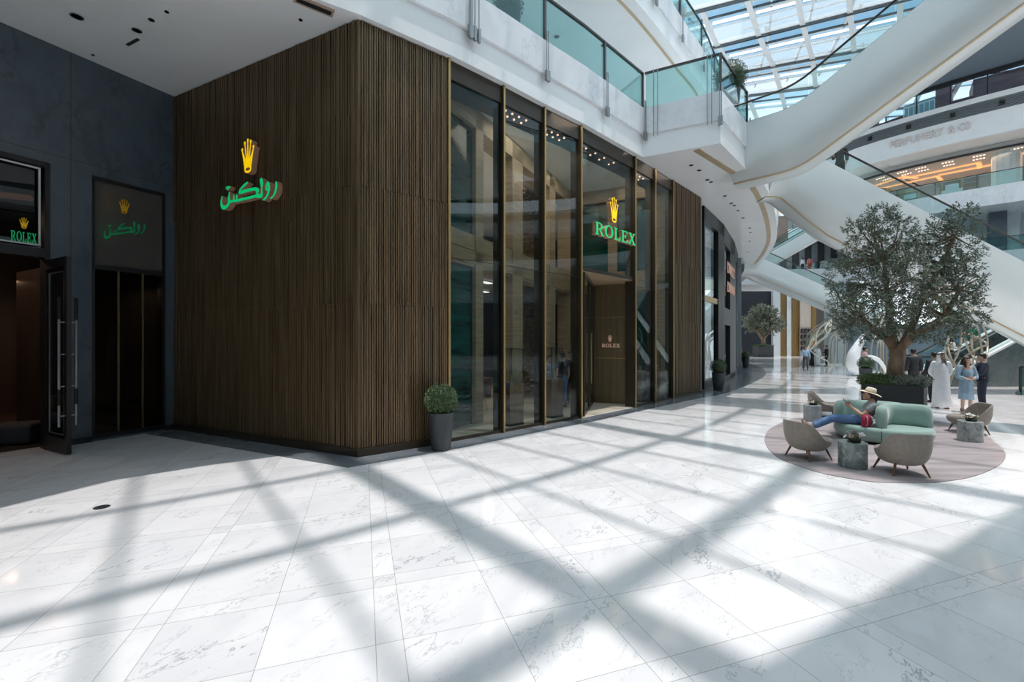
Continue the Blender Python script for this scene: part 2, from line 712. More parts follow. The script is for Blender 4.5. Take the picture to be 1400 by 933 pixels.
# ------------------------------------------------------------------ plan of the place (metres, camera above the origin)
CORNER = (-8.24, 10.81)
FAC = [(-2.85, 8.2), (-1.344, 9.345), (-0.205, 10.35), (0.82, 11.3), (1.905, 12.26), (3.97, 14.3), (4.94, 15.32), (5.96, 16.4),
       (7.84, 18.38), (8.45, 19.47), (10.84, 22.65), (13.46, 26.75), (15.43, 30.2), (18.2, 36), (20.5, 42), (23, 50), (26.5, 60)]
SOF = 8.12           # underside of the first gallery
L1 = 9.68            # first gallery floor
L2S, L2 = 13.6, 15.2
L3S, L3 = 19.5, 22.6
ZR = 26.0            # skylight

fl = MB().add([(-26, -16, 0), (70, -16, 0), (70, 100, 0), (-26, 100, 0)], [(0, 1, 2, 3)]).build('floor', M_FLOOR)
struct(fl)

# dark stone border along the shopfronts
bp_ = [CORNER] + FAC
wd = [.62, .60, .56, .5, .5, .5, .5, .55, .6, .85, 1.1, 1.2, 1.5, 1.7, 1.9, 2, 2, 2]
poly = [V2(p) for p in bp_] + [V2(bp_[i]) - normal2(bp_, i) * wd[i] for i in reversed(range(len(bp_)))]
struct(MB().prism(poly, -0.05, 0.006).build('trim_1', M_STRIP))
# drain cover in the floor
dr = MB().lathe([(0, 0), (.085, 0), (.085, .006), (.07, .008), (0, .008)], 20).build('floor_box_cover', M_CHAR, loc=G(139, 694))
tag(dr, 'small round metal floor box cover set in the sunlit marble', 'floor box')

# ------------------------------------------------------------------ bronze slatted walls
def slats(mb, a, b, z0, z1, pitch, joints, seed, dmin=.012, dmax=.036):
    rnd = random.Random(seed)
    a, b = V2(a), V2(b)
    d = (b - a)
    Ln = d.length
    d.normalize()
    n = Vector((d.y, -d.x))           # outward
    k = int(Ln / pitch)
    p = Ln / k
    rz = math.atan2(d.y, d.x)
    zs = [z0] + joints + [z1]
    for i in range(k):
        c = a + d * (i + .5) * p
        cuts = [z0] + [j for j in joints] + [z1]
        extra = rnd.uniform(z0 + .8, z1 - .8)
        cuts = sorted(cuts + ([extra] if rnd.random() < .55 else []))
        for q in range(len(cuts) - 1):
            dep = rnd.uniform(dmin, dmax)
            w = p * rnd.choice((.55, .62, .7))
            cc = c + n * dep / 2
            mb.box((cc.x, cc.y, (cuts[q] + cuts[q + 1]) / 2), (w, dep, cuts[q + 1] - cuts[q] - .006), rz)
    return mb


def inward(path, o):
    return [V2(path[i]) + normal2(path, i) * o for i in range(len(path))]


core = [CORNER, FAC[0], FAC[1]]
ci = inward(core, .28)
mb = MB().prism([V2(core[0]), V2(core[1]), V2(core[2]), ci[2], ci[1], ci[0]], 0.0, SOF)
slats(mb, CORNER, (-2.90, 8.225), .16, SOF - .02, .062, [2.85, 5.05], 3)
slats(mb, (-2.815, 8.228), FAC[1], .16, SOF - .02, .047, [2.85, 5.05], 4, .02, .045)
wl_ = struct(mb.build('wall_corner', M_SLAT))
mb = MB().ring(core, [0, .15, .15, 0], [0.02, 0.02, -.055, -.055])
struct(mb.build('baseboard_corner', M_FIN))
mb = MB().wall(FAC[7], FAC[8], 0, SOF, .25, side=1)
slats(mb, FAC[7], FAC[8], .12, SOF - .02, .05, [2.85, 5.05], 8, .015, .035)
struct(mb.build('wall_end', M_SLAT))
struct(MB().wall(FAC[7], FAC[8], 0, .11, .05, side=-1).build('baseboard_end', M_FIN))

# ------------------------------------------------------------------ galleries (slabs with marble fascia)
def facade_off(i, o):
    return V2(FAC[i]) - normal2(FAC, i) * o


E1 = [(-5.7, -10), (-5.7, 2), (-5.6, 4), (-5.33, 5.42), (-4.92, 6.46), (-4.1, 7.22), (-3.3, 7.78)] + \
     [tuple(facade_off(i, .13)) for i in range(0, 5)] + [(4.25, 14.36), (6.29, 13.35), (8.33, 15.6)] + \
     [tuple(p) for p in smooth_path([(8.33, 15.6), (9.3, 16.5), (11.07, 18.86), (13.4, 22.4), (15.8, 26.5), (17.9, 31), (20.8, 38.2), (22.9, 43.8), (25, 50)], 4)[1:]]
back1 = [(18, 58), (-14, 50), (-26, 30), (-26, -10)]


def grow(path, o):
    return [V2(path[i]) - normal2(path, i) * o for i in range(len(path))]


mb = MB().prism([V2(p) for p in E1] + [V2(p) for p in back1], SOF, 8.83)
struct(mb.build('ceiling', M_WHITE2))
E1b = grow(E1, .055)
mb = MB().prism(list(E1b) + [V2(p) for p in back1], 8.83, L1)
struct(mb.build('trim_2', M_FASCIA))
# brass-coloured light groove near the outer edge of the projecting soffit
gr = [(6.02, 13.5)] + [p for p in E1 if V2(p).y > 15.5]
mb = MB().ring(gr, [SOF - .02, SOF + .05, SOF + .05, SOF - .02], [.50, .50, .30, .30])
struct(mb.build('trim_3', M_PALEGOLD))

E2 = [tuple(p) for p in smooth_path([(-7, -10), (-7, 2), (-6.4, 5), (-4, 7.6), (0, 11), (2.5, 13.3), (4.12, 14.85), (5.57, 16.43), (7.34, 18.5), (9.17, 20.7), (13.4, 27), (16.8, 34), (19.5, 42), (22.5, 52)], 3)]
back2 = [(18, 58), (-14, 50), (-26, 30), (-26, -10)]
mb = MB().prism([V2(p) for p in E2] + [V2(p) for p in back2], L2S, L2S + .75)
struct(mb.build('ceiling_2', M_WHITE2))
mb = MB().prism(list(grow(E2, .055)) + [V2(p) for p in back2], L2S + .75, L2)
struct(mb.build('trim_4', M_FASCIA))
gr = [p for p in E2 if V2(p).y > 12]
struct(MB().ring(gr, [L2S - .03, L2S + .05, L2S + .05, L2S - .03], [.42, .42, .34, .34]).build('trim_5', M_PALEGOLD))
# set-back walls of the galleries
w1 = inward(E1[7:12], 4.5) + [V2((10.2, 24.5)), V2((15.5, 36)), V2((19, 50))]
w1 = [V2((-10, 4)), V2((-8, 8.5))] + w1
struct(MB().ring(w1, [L1, L1, L2S, L2S], [0, .25, .25, 0]).build('wall_gallery', M_WHITE))
w2 = [V2(p) + Vector((-3.2, 3.0)) for p in E2[6:]]
struct(MB().ring(w2, [L2, L2, ZR + .5, ZR + .5], [0, .25, .25, 0]).build('wall_upper', M_WHITE))

# landing of the upper gallery over the viewer, where the rising escalator arrives
LAND = [(-6, -3.62), (4.16, 2.2), (8.1, 4.46), (14.5, 8.1), (15.2, 8.2), (24, 9), (26, -16), (-6, -16)]
struct(MB().prism(LAND, L2S, L2).build('ceiling_3', M_WHITE))
struct(MB().wall((-26, -16), (70, -16), 0, ZR, .3, side=-1).build('wall_back', M_DSTONE))
# ------------------------------------------------------------------ skylight
def roof_near():
    base = [Vector((p.x, p.y)) for p in (G(0, 858), G(275, 785.6), G(480, 730), G(633, 686), G(797, 639), G(911, 602), G(948, 590.6), G(1027, 556), G(1083, 519))]
    d0 = (base[1] - base[0]).normalized()
    base = [base[0] - d0 * 8] + base
    base = smooth_path(base + [V2((20.5, 33)), V2((23.7, 41))], 4)
    sh = -Vector((SUNV.x, SUNV.y)) * ZR
    base = [p + sh for p in base]
    beams = MB()
    def arc(o, w, h, z=ZR, lo=0, hi=999):
        pth = offset(base, o)
        pth = [p for p in pth if lo < p.y < hi]
        beams.ring(pth, [z, z + h, z + h, z], [w / 2, w / 2, -w / 2, -w / 2])
    arc(0, .17, .4)
    arc(2.5, .12, .4)
    arc(-2.62, .3, .5, hi=21)
    arc(5.1, .12, .4)
    # radial beams: arclength where the broad shadow crosses the reference arc
    L0 = None
    acc = 0
    ref = Vector((-.9, 5.7)) + sh
    best = 1e9
    for i in range(len(base) - 1):
        if (base[i] - ref).length < best:
            best = (base[i] - ref).length
            L0 = acc
        acc += (base[i + 1] - base[i]).length
    tot = acc
    def radial(s, w, h, z=ZR, a=-5.2, b=7):
        if not 0 < s < tot:
            return
        p, d = along(base, s)
        n = Vector((-d.y, d.x))
        q0, q1 = p + n * a, p + n * b
        beams.wall(q0, q1, z, z + h, w)
    for s, w in ((-6.1, .3), (0, .44), (6.15, .5), (12.3, .4), (14.6, .42), (18.7, .4), (21.2, .4), (25, .35), (28, .35), (32, .3)):
        radial(L0 + s, w, .5)
    for k in range(-5, 30):
        s = k * 1.5375
        if min(abs(s - q) for q in (-6.1, 0, 6.15, 12.3, 14.6, 18.7, 21.2, 25, 28, 32)) > .6:
            radial(L0 + s, .10, .12)
    o = struct(beams.build('skylight_frame', M_WHITE))
    pane = MB()
    A, B = offset(base, 7), offset(base, -5)
    vs = [(p.x, p.y, ZR + .55) for p in A] + [(p.x, p.y, ZR + .55) for p in B]
    n = len(A)
    pane.add(vs, [(i, i + 1, n + i + 1, n + i) for i in range(n - 1)])
    p = pane.build('pane', M_GLASSR, o)
    return base


RBASE = roof_near()


def roof_far():
    rows = [((13.6, 31.8), -22), ((16.6, 35.7), -24.5), ((19.9, 39.3), -20), ((22.8, 42.9), -15), ((26.7, 48.0), -12), ((31, 54), -9)]
    fr, dk, pan, gl, glow, sp = MB(), MB(), MB(), MB(), MB(), MB()
    def pt(i, s):
        (x, y), a = rows[i]
        a = math.radians(a)
        return Vector((x + math.cos(a) * s, y + math.sin(a) * s))
    S0, S1, st = -8.7, 23.2, 2.9
    z = ZR
    for i in range(len(rows)):
        dk.wall(pt(i, S0), pt(i, S1), z - .2, z - .02, .16)
        fr.wall(pt(i, S0), pt(i, S1), z - .02, z + .3, .30)
    for i in range(len(rows) - 1):
        k = 0
        s = S0
        while s < S1 - .1:
            a0, a1 = pt(i, s), pt(i, s + st)
            b0, b1 = pt(i + 1, s), pt(i + 1, s + st)
            m0, m1 = a0.lerp(b0, .52), a1.lerp(b1, .52)
            c0, c1 = a0.lerp(b0, .26), a1.lerp(b1, .26)
            e0, e1 = a0.lerp(b0, .40), a1.lerp(b1, .40)
            gl.add([(p.x, p.y, z + .1) for p in (a0, a1, m1, m0)], [(0, 1, 2, 3)])
            pan.prism([m0, m1, b1, b0], z + .05, z + .09)
            fr.wall(a0, b0, z - .12, z + .12, .34 if k % 1 == 0 else .2)
            dk.wall(c0, c1, z - .04, z + .06, .16)
            glow.wall(e0 + (e1 - e0) * .1, e1 - (e1 - e0) * .05, z - .02, z + .04, .28)
            fr.wall(m0, m1, z - .02, z + .1, .08)
            if k % 2 == 0:
                q = m0.lerp(b0, .62)
                q2 = m0.lerp(b0, .62) + (m1 - m0) * .22
                for w in (q, q2):
                    sp.lathe([(0, -.34), (.1, -.34), (.13, -.2), (.13, -.08), (.04, -.06), (.04, .05), (0, .05)], 10, (w.x, w.y, z))
            s += st
            k += 1
    o = struct(fr.build('skylight_frame', M_WHITE))
    dk.build('beam', mat('dark_mirror_steel', (.12, .13, .135), .15, .8), o)
    pan.build('fritted_panel', M_FRIT, o)
    gl.build('pane', M_GLASSB2, o)
    glow.build('glow_bar', lamp_mat('rosy_glow_bar', (1.0, .9, .88), .85), o)  # pale bar across each pane; its brightness is emission put into the material
    sp.build('spotlight', M_WHITE, o)


def frit():
    m = bpy.data.materials.new('fritted_white_glass')
    m.use_nodes = True
    nt = m.node_tree
    N, L = nt.nodes.new, nt.links.new
    for n in list(nt.nodes):
        nt.nodes.remove(n)
    out = N('ShaderNodeOutputMaterial')
    a = N('ShaderNodeBsdfTransparent')
    t = N('ShaderNodeBsdfTranslucent')
    d = N('ShaderNodeBsdfDiffuse')
    nz = N('ShaderNodeTexNoise')
    nz.inputs['Scale'].default_value = .4
    rp = N('ShaderNodeValToRGB')
    rp.color_ramp.elements[0].color = (.68, .73, .76, 1)
    rp.color_ramp.elements[1].color = (.76, .80, .83, 1)
    m1, m2 = N('ShaderNodeMixShader'), N('ShaderNodeMixShader')
    L(nz.outputs['Fac'], rp.inputs[0])
    L(rp.outputs[0], d.inputs[0]); L(rp.outputs[0], t.inputs[0])
    m1.inputs[0].default_value = .22
    L(d.outputs[0], m1.inputs[1]); L(t.outputs[0], m1.inputs[2])
    m2.inputs[0].default_value = .76
    L(a.outputs[0], m2.inputs[2]); L(m1.outputs[0], m2.inputs[1])
    L(m2.outputs[0], out.inputs[0])
    MATS['frit'] = m
    return m


M_FRIT = frit()
M_GLASSB2 = glass_mat('blue_skylight_glass', (0.50, 0.66, 0.76), (1, 1, 1), boost=.6)
roof_far()

# ------------------------------------------------------------------ shopfront glazing with brass fins
fins = [1, 2, 3, 4, 5, 6, 7]
HEAD = 7.72
for k, i in enumerate(fins):
    p = V2(FAC[i])
    d = (V2(FAC[min(i + 1, 7)]) - V2(FAC[i - 1 if i > 1 else i])).normalized() if i < 7 else (V2(FAC[8]) - V2(FAC[6])).normalized()
    n = Vector((-d.y, d.x))
    rz = math.atan2(d.y, d.x)
    mb = MB()
    c = p + n * .16
    mb.box((c.x, c.y, SOF / 2), (.055, .36, SOF), rz)
    o = struct(mb.build('trim_%d' % (10 + k), M_FIN))
    mb = MB()
    c = p - n * .035
    mb.box((c.x, c.y, SOF / 2), (.05, .035, SOF), rz)
    mb.build('brass_edge', M_BRASS, o)
bays = [(1, 2), (2, 3), (3, 4), (4, 5), (5, 6), (6, 7)]
for k, (i, j) in enumerate(bays):
    a, b = V2(FAC[i]), V2(FAC[j])
    d = (b - a).normalized()
    n = Vector((-d.y, d.x))
    z0 = .05 if (i, j) != (4, 5) else 4.12
    fr = MB()
    a_, b_ = a + n * .05, b + n * .05
    fr.wall(a_, b_, HEAD, SOF, .06)
    fr.wall(a_, b_, z0 - .05 if z0 < 1 else z0, z0 + .02 if z0 < 1 else z0 + .1, .05)
    o = struct(fr.build('window_%d' % (k + 1), M_FIN))
    pn = MB()
    q0, q1 = a + n * .06 + d * .03, b + n * .06 - d * .03
    pn.wall(q0, q1, z0, HEAD, .015)
    pn.build('pane', M_GLASS, o)
    jn = MB()
    m = 3.93
    if z0 < 1:
        jn.wall(q0, q1, m, m + .012, .02)
        jn.build('joint', M_FIN, o)
    # soffit plate behind the head, with its small warm downlights
    ra, rb = a + n * .12, b + n * .12
    hd = MB().prism([ra, rb, rb + n * .55, ra + n * .55], HEAD, HEAD + .05)
    hp = hd.build('head_plate', M_BLACK, o)
    if (i, j) in ((2, 3), (3, 4), (4, 5), (5, 6)):
        L_ = (b - a).length
        for u in (.18, .34, .5, .68):
            for w in (.2, .38):
                c = a + d * (u * L_) + n * w
                lb = MB().lathe([(0, 0), (.022, 0), (.028, .012), (.028, .03), (0, .03)], 12)
                x = lb.build('recessed_downlight', M_WARMLAMP, loc=(c.x, c.y, HEAD - .03))
                tag(x, 'small warm downlight glowing behind the head of the tall shop glazing', 'downlight', 'downlights along the shop window head')

# ------------------------------------------------------------------ stone screen inside the shop
A0, AE = V2((-1.46, 10.3)), V2((2.49, 17.9))
AD = (AE - A0).normalized()
AN = Vector((-AD.y, AD.x))
B1 = V2((5.72, 16.53))
BD = (B1 - AE).normalized()
BN = Vector((-BD.y, BD.x))


def screen(p0, d, n, Ltot, posts, name):
    mb = MB()
    e = p0 + d * Ltot
    for (s0, s1) in posts:
        a, b = p0 + d * s0, p0 + d * s1
        mb.prism([a, b, b + n * .55, a + n * .55], 0.01, SOF)
    for z0, z1, o in ((4.12, 4.44, 0), (4.46, 4.85, .02), (7.62, SOF, 0), (4.05, 4.12, .06)):
        mb.prism([p0 + n * o - d * .0, e + n * o, e + n * .55, p0 + n * .55], z0, z1)
    return struct(mb.build(name, M_TRAV))


sa = screen(A0, AD, AN, 8.57, [(1.163, 1.53), (3.2, 3.9), (6.07, 6.6), (8.2, 8.57)], 'wall_screen')
sb = screen(AE, BD, BN, 3.5, [(0, .08), (1.38, 1.74), (2.9, 3.5)], 'wall_screen_right')


def green(p0, d, n, s0, s1, z0, z1, parent):
    a, b = p0 + d * s0 + n * .16, p0 + d * s1 + n * .16
    fr = MB().wall(a, b, z0, z1, .03)
    o = fr.build('emerald_panel', M_GREEN, parent)
    f2 = MB()
    for q in (a, b):
        f2.box((q.x, q.y, (z0 + z1) / 2), (.05, .09, z1 - z0), math.atan2(d.y, d.x))
    f2.wall(a, b, z1 - .05, z1, .09)
    f2.build('panel_frame', M_BLACK, parent)


for z0, z1 in ((.02, 4.05), (4.85, 7.62)):
    green(A0, AD, AN, 0.0, 1.163, z0, z1, sa)
    green(AE, BD, BN, .08, 1.38, z0, z1, sb)
    green(AE, BD, BN, 1.74, 2.9, z0, z1, sb)

# floors and shell behind the glass
IN_ = inward(FAC[:8], .06)
inner = [V2((-1.344, 9.345)) + Vector((-.15, .12))] + IN_[2:8] + [V2((8, 22)), V2((2, 27)), V2((-7, 23)), V2((-5.2, 14)), V2((-2.2, 10.2))]
struct(MB().prism(inner, -.05, .012).build('floor_shop', M_BEIGE))
mz = [A0 + AN * .55, AE + AN * .55, AE + BD * 3.3 + BN * .55, V2((7.5, 21.5)), V2((2, 26.5)), V2((-6.5, 22.5)), V2((-5, 14))]
struct(MB().prism(mz, 4.3, 4.75).build('ceiling_shop', M_WHITE2))
mb = MB()
mb.ring([(-2.9, 8.55), (-1.56, 9.62), (-1.95, 10.35), (-5.1, 14), (-6.9, 23), (2, 26.9), (8, 22), (7.75, 18.7), (6.05, 16.75)], [0, 0, SOF, SOF], [0, -.12, -.12, 0])
struct(mb.build('wall_shop', M_RED_WOOD))
# textured metal wall seen through the third opening
tx = MB()
ta, tb = A0 + AD * 6.1 + AN * 1.5, AE + AN * 1.3 + AD * .2
td = (tb - ta).normalized()
tn = Vector((-td.y, td.x))
tx.wall(ta, tb, .012, SOF - .02, .08, side=1)
rnd = random.Random(5)
zz = .05
row = 0
while zz < SOF - .15:
    s = -.3 * (row % 2)
    while s < (tb - ta).length - .1:
        if s > -.1:
            c = ta + td * (s + .28) - tn * .03
            tx.add([(*(ta + td * max(0, s)), zz), (*(ta + td * (s + .28) - tn * .10), zz + .05), (*(ta + td * (s + .56)), zz), (*(ta + td * (s + .28) - tn * .02), zz + .13)], [(0, 1, 3), (1, 2, 3), (0, 1, 2)])
        s += .58
    zz += .125
    row += 1
struct(tx.build('wall_relief', mat('woven_bronze_relief', (.27, .21, .14), .4, .4, var=.3, scale=5)))
# light slots under the mezzanine and at the upper ceiling
for (s, o, z) in ((2.4, 2.2, 4.29), (4.8, 2.2, 4.29), (2.4, 4.2, 4.29), (5.0, 4.4, 4.29), (7.3, 3.8, 4.29)):
    c = A0 + AD * s + AN * o
    mb = MB().box((0, 0, 0), (1.7, .22, .03)).box((0, 0, .02), (1.78, .3, .02), mi=1)
    x = mb.build('ceiling_light', [M_LEDW, M_BLACK], loc=(c.x, c.y, z - .02), rz=math.atan2(AD.y, AD.x))
    tag(x, 'white linear ceiling light inside the shop behind the stone screen', 'ceiling light', 'linear lights of the shop')


def arealamp(name, loc, size, power, col=(1, .82, .66), rot=(0, 0, 0), size_y=None):
    l = bpy.data.lights.new(name, 'AREA')
    l.energy = power
    l.color = col
    l.size = size
    if size_y:
        l.shape = 'RECTANGLE'
        l.size_y = size_y
    o = bpy.data.objects.new(name, l)
    COL.objects.link(o)
    o.location = loc
    o.rotation_euler = rot
    return o


for s, o in ((2.4, 3.0), (6.0, 3.0)):
    c = A0 + AD * s + AN * o
    arealamp('shop_lamp', (c.x, c.y, 4.27), 3.6, 48)
    arealamp('shop_lamp_upper', (c.x, c.y, 8.09), 3.8, 75)
c = (A0 + V2(FAC[5])) / 2
for q, pw in (((.75, 12.6), 45), ((2.6, 15.0), 45), ((4.7, 15.9), 22)):
    arealamp('window_lamp', (q[0], q[1], 8.09), 2.2, pw * .75, (1, .86, .7))

# ------------------------------------------------------------------ shop entrance
P0, P1 = V2((2.86, 15.47)), V2((4.16, 14.9))
pd = (P1 - P0).normalized()
pnrm = Vector((pd.y, -pd.x))
mb = MB().wall(P0, P1, .012, 4.08, .12)
o = struct(mb.build('door_2', M_BRONZEP))
for k, (z0, z1) in enumerate(((.05, 1.55), (1.57, 2.95), (2.97, 4.05))):
    a, b = P0 + pd * .03 + pnrm * .06, P1 - pd * .03 + pnrm * .06
    MB().wall(a, b, z0, z1, .03).build('panel', M_BRONZEP, o)
for z in (1.56, 2.96):
    a, b = P0 + pd * .03 + pnrm * .075, P1 - pd * .03 + pnrm * .075
    MB().wall(a, b, z - .012, z + .012, .03).build('brass_edge', M_BRASS, o)
DA, DB = V2((2.02, 12.5)), V2((2.82, 15.4))
dd = (DB - DA).normalized()
mb = MB()
for s in (0.05, 1.45, 2.55, (DB - DA).length):
    q = DA + dd * s
    mb.box((q.x, q.y, 2.05), (.09, .07, 4.08), math.atan2(dd.y, dd.x))
mb.wall(DA, DB, 3.98, 4.1, .08)
mb.wall(DA, DB, .012, .1, .06)
o = struct(mb.build('door_3', M_FIN))
MB().wall(DA, DB, .1, 3.98, .015).build('pane', M_GLASS, o)
q = DA + dd * 1.6 + Vector((dd.y, -dd.x)) * .07
MB().tube([(q.x, q.y, .8), (q.x, q.y, 2.4)], .018, 8).build('door_handle', M_BRASS, o)
mb = MB().prism([V2(FAC[4]) + Vector((-.03, .05)), V2(FAC[5]) + Vector((-.03, .05)), P1, P0, DA], 4.1, 4.2)
struct(mb.build('trim_20', M_TRAV))

# ------------------------------------------------------------------ lettering and emblems
GLYPH = {
    'R': (.95, [(0, 0), (.36, 0), (.36, .07), (.27, .07), (.27, .45), (.36, .45), (.62, 0), (.87, 0), (.87, .07), (.79, .07), (.53, .47), (.66, .55), (.73, .72), (.67, .9), (.5, 1), (0, 1), (0, .93), (.09, .93), (.09, .07), (0, .07)],
          [[(.27, .53), (.27, .92), (.43, .92), (.53, .83), (.54, .68), (.47, .55), (.40, .53)]]),
    'O': (.98, [(.44 + .44 * math.cos(2 * PI * i / 28), .5 + .53 * math.sin(2 * PI * i / 28)) for i in range(28)],
          [[(.44 + .25 * math.cos(2 * PI * i / 28), .5 + .44 * math.sin(2 * PI * i / 28)) for i in range(28)]]),
    'L': (.80, [(0, 0), (.68, 0), (.71, .32), (.64, .32), (.58, .08), (.27, .08), (.27, .93), (.38, .93), (.38, 1), (0, 1), (0, .93), (.09, .93), (.09, .07), (0, .07)], []),
    'E': (.80, [(0, 0), (.68, 0), (.71, .30), (.64, .30), (.58, .08), (.27, .08), (.27, .48), (.44, .48), (.48, .36), (.54, .36), (.54, .68), (.48, .68), (.44, .56), (.27, .56), (.27, .92), (.56, .92), (.61, .74), (.67, .74), (.66, 1), (0, 1), (0, .93), (.09, .93), (.09, .07), (0, .07)], []),
    'X': (.86, [(0, 0), (.30, 0), (.30, .07), (.22, .07), (.40, .38), (.57, .07), (.48, .07), (.48, 0), (.87, 0), (.87, .07), (.79, .07), (.52, .53), (.73, .93), (.82, .93), (.82, 1), (.54, 1), (.54, .93), (.61, .93), (.45, .65), (.30, .93), (.38, .93), (.38, 1), (.02, 1), (.02, .93), (.1, .93), (.36, .5), (.08, .07), (0, .07)], []),
}
CROWN_TIPS = [(-.82, 2.30), (-.43, 2.86), (0, 3.05), (.43, 2.86), (.82, 2.30)]


def crown_outline():
    pts = []
    base_l, base_r = [(-.52, .62), (-.50, .28), (-.36, .08), (-.12, 0)], [(.12, 0), (.36, .08), (.50, .28), (.52, .62)]
    roots = [(-.40, 1.0), (-.2, 1.05), (0, 1.05), (.2, 1.05), (.40, 1.0)]
    valley = [(-.27, 1.28), (-.10, 1.38), (.10, 1.38), (.27, 1.28)]
    pts += base_r
    for k in range(4, -1, -1):
        tx_, ty_ = CROWN_TIPS[k]
        sgn = .055
        pts.append((tx_ + sgn, ty_ - .12))
        pts.append((tx_ - sgn, ty_ - .12))
        if k > 0:
            pts.append(valley[k - 1])
    pts += base_l
    return pts


CROWN = crown_outline()
CROWN_HOLE = [(.33 * math.cos(2 * PI * i / 20), .36 + .15 * math.sin(2 * PI * i / 20)) for i in range(20)]


def crown(parent, org, ux, out, unit, depth, face, side, name='crown'):
    """org: bottom middle; ux: horizontal unit vector to the right as read; out: unit vector towards the reader."""
    f = lambda u, v: org + ux * (u * unit) + Vector((0, 0, v * unit))
    mb = MB().plate(CROWN, [CROWN_HOLE], f, -out * depth, 0, 1)
    for (tx_, ty_) in CROWN_TIPS:
        mb.plate([(tx_ + .125 * math.cos(2 * PI * i / 12), ty_ + .17 * math.sin(2 * PI * i / 12)) for i in range(12)], [], lambda u, v: f(u, v) + out * .001, -out * depth, 0, 1)
    return mb.build(name, [face, side], parent)


def word(parent, txt, org, ux, out, h, width, depth, face, side):
    tot = sum(GLYPH[c][0] for c in txt) - .1
    sx = width / tot
    x = 0
    for c in txt:
        adv, outer, holes = GLYPH[c]
        f = lambda u, v, x=x: org + ux * ((x + u) * sx) + Vector((0, 0, v * h))
        MB().plate(outer, holes, f, -out * depth, 0, 1).build('letter', [face, side], parent)
        x += adv


M_SIGNG = lamp_mat('lit_green_acrylic', (0.0, 0.56, 0.17), .62)
M_SIGNY = lamp_mat('lit_golden_acrylic', (1.0, 0.62, 0.0), .72)
M_RETURN = mat('bronze_letter_return', (.34, .23, .14), .4, .6, emit=(.9, .5, .35), estr=.06)
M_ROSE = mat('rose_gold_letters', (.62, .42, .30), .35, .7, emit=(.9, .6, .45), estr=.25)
M_DIMG = lamp_mat('dim_green_letters', (0.0, 0.22, 0.07), .18)
M_DIMY = lamp_mat('dim_golden_letters', (.35, .2, .0), .2)

# sign over the entrance
fa, fb = V2(FAC[4]), V2(FAC[5])
fd = (fb - fa).normalized()
fo = Vector((fd.y, -fd.x, 0))
ux = Vector((fd.x, fd.y, 0))
sg = empty('lit_sign', (0, 0, 0))
tag(sg, 'glowing green serif name sign under a golden crown over the shop entrance', 'sign')
p = fa + fd * .46
word(sg, 'ROLEX', Vector((p.x, p.y, 5.17)) + fo * .17, ux, fo, .355, 2.14, .13, M_SIGNG, M_RETURN)
p = fa + fd * 1.42
crown(sg, Vector((p.x, p.y, 5.67)) + fo * .17, ux, fo, .235, .13, M_SIGNY, M_RETURN)
for z in (5.2, 5.5):
    a, b = fa + fd * .45 + V2(fo.xy) * .02, fa + fd * 2.6 + V2(fo.xy) * .02
    MB().wall(a, b, z, z + .02, .03).build('rail', M_BLACK, sg)
# small sign on the bronze panel
sg = empty('wall_sign', (0, 0, 0))
tag(sg, 'small rose gold crown and name on the bronze panel inside the entrance', 'sign')
u3 = Vector((pd.x, pd.y, 0))
o3 = Vector((pnrm.x, pnrm.y, 0))
p = P0 + pd * .30
word(sg, 'ROLEX', Vector((p.x, p.y, 1.93)) + o3 * .10, u3, o3, .125, .60, .02, M_ROSE, M_ROSE)
p = P0 + pd * .58
crown(sg, Vector((p.x, p.y, 2.12)) + o3 * .10, u3, o3, .072, .02, M_ROSE, M_ROSE)

# large sign on the slatted wall: outlines read off the face of the wall
LFA, LFB = V2(CORNER), V2(FAC[0])
ld_ = (LFB - LFA).normalized()
lo = Vector((ld_.y, -ld_.x, 0))
base_pt = Vector((LFA.x, LFA.y, 0)) + lo * .20


def on_wall(zx, zy):
    """pixel of the enlarged view -> point on the sign's face plane"""
    px, py = 280 + zx / 7.775, 180 + zy / 7.775
    ray = Vector(((px - CX) / FPX, 1, (CY - py) / FPX))
    o_ = Vector((0, 0, CAMZ))
    t = (base_pt - o_).dot(lo) / ray.dot(lo)
    return o_ + ray * t


AR = [
    ([(757, 525), (768, 545), (771, 580), (766, 620), (752, 660), (732, 693), (706, 716), (688, 710), (715, 690), (735, 655), (745, 612), (750, 575), (746, 545)], []),
    ([(668, 528), (685, 540), (693, 578), (690, 625), (678, 670), (657, 710), (632, 734), (606, 728), (622, 715), (648, 690), (664, 652), (667, 627), (655, 630), (643, 614), (645, 580), (655, 548)], [[(659, 576), (667, 580), (668, 596), (660, 600), (655, 588)]]),
    ([(598, 486), (619, 515), (619, 560), (609, 602), (616, 640), (614, 688), (600, 705), (572, 708), (540, 700), (470, 718), (400, 735), (345, 748), (300, 752), (265, 765), (255, 790), (235, 815), (205, 832), (180, 825), (166, 790), (166, 740), (180, 683), (189, 690), (183, 735), (186, 772), (205, 790), (228, 780), (244, 760), (246, 700), (256, 638), (265, 645), (266, 700), (270, 730), (300, 726), (303, 672), (314, 675), (316, 725), (331, 722), (333, 664), (346, 665), (347, 718), (400, 704), (470, 688), (540, 669), (549, 640), (532, 625), (470, 640), (365, 668), (357, 650), (368, 612), (410, 562), (450, 530), (461, 545), (430, 577), (395, 607), (377, 627), (470, 603), (540, 590), (574, 602), (579, 628), (567, 654), (575, 672), (594, 655), (598, 622), (590, 562), (582, 515)], []),
    ([(232, 583), (272, 579), (269, 600), (252, 607), (247, 626), (236, 622), (241, 604), (222, 613), (222, 598)], []),
]
sg = empty('lit_sign', (0, 0, 0))
tag(sg, 'glowing green Arabic name sign with a golden crown on the dark slatted wall', 'sign')
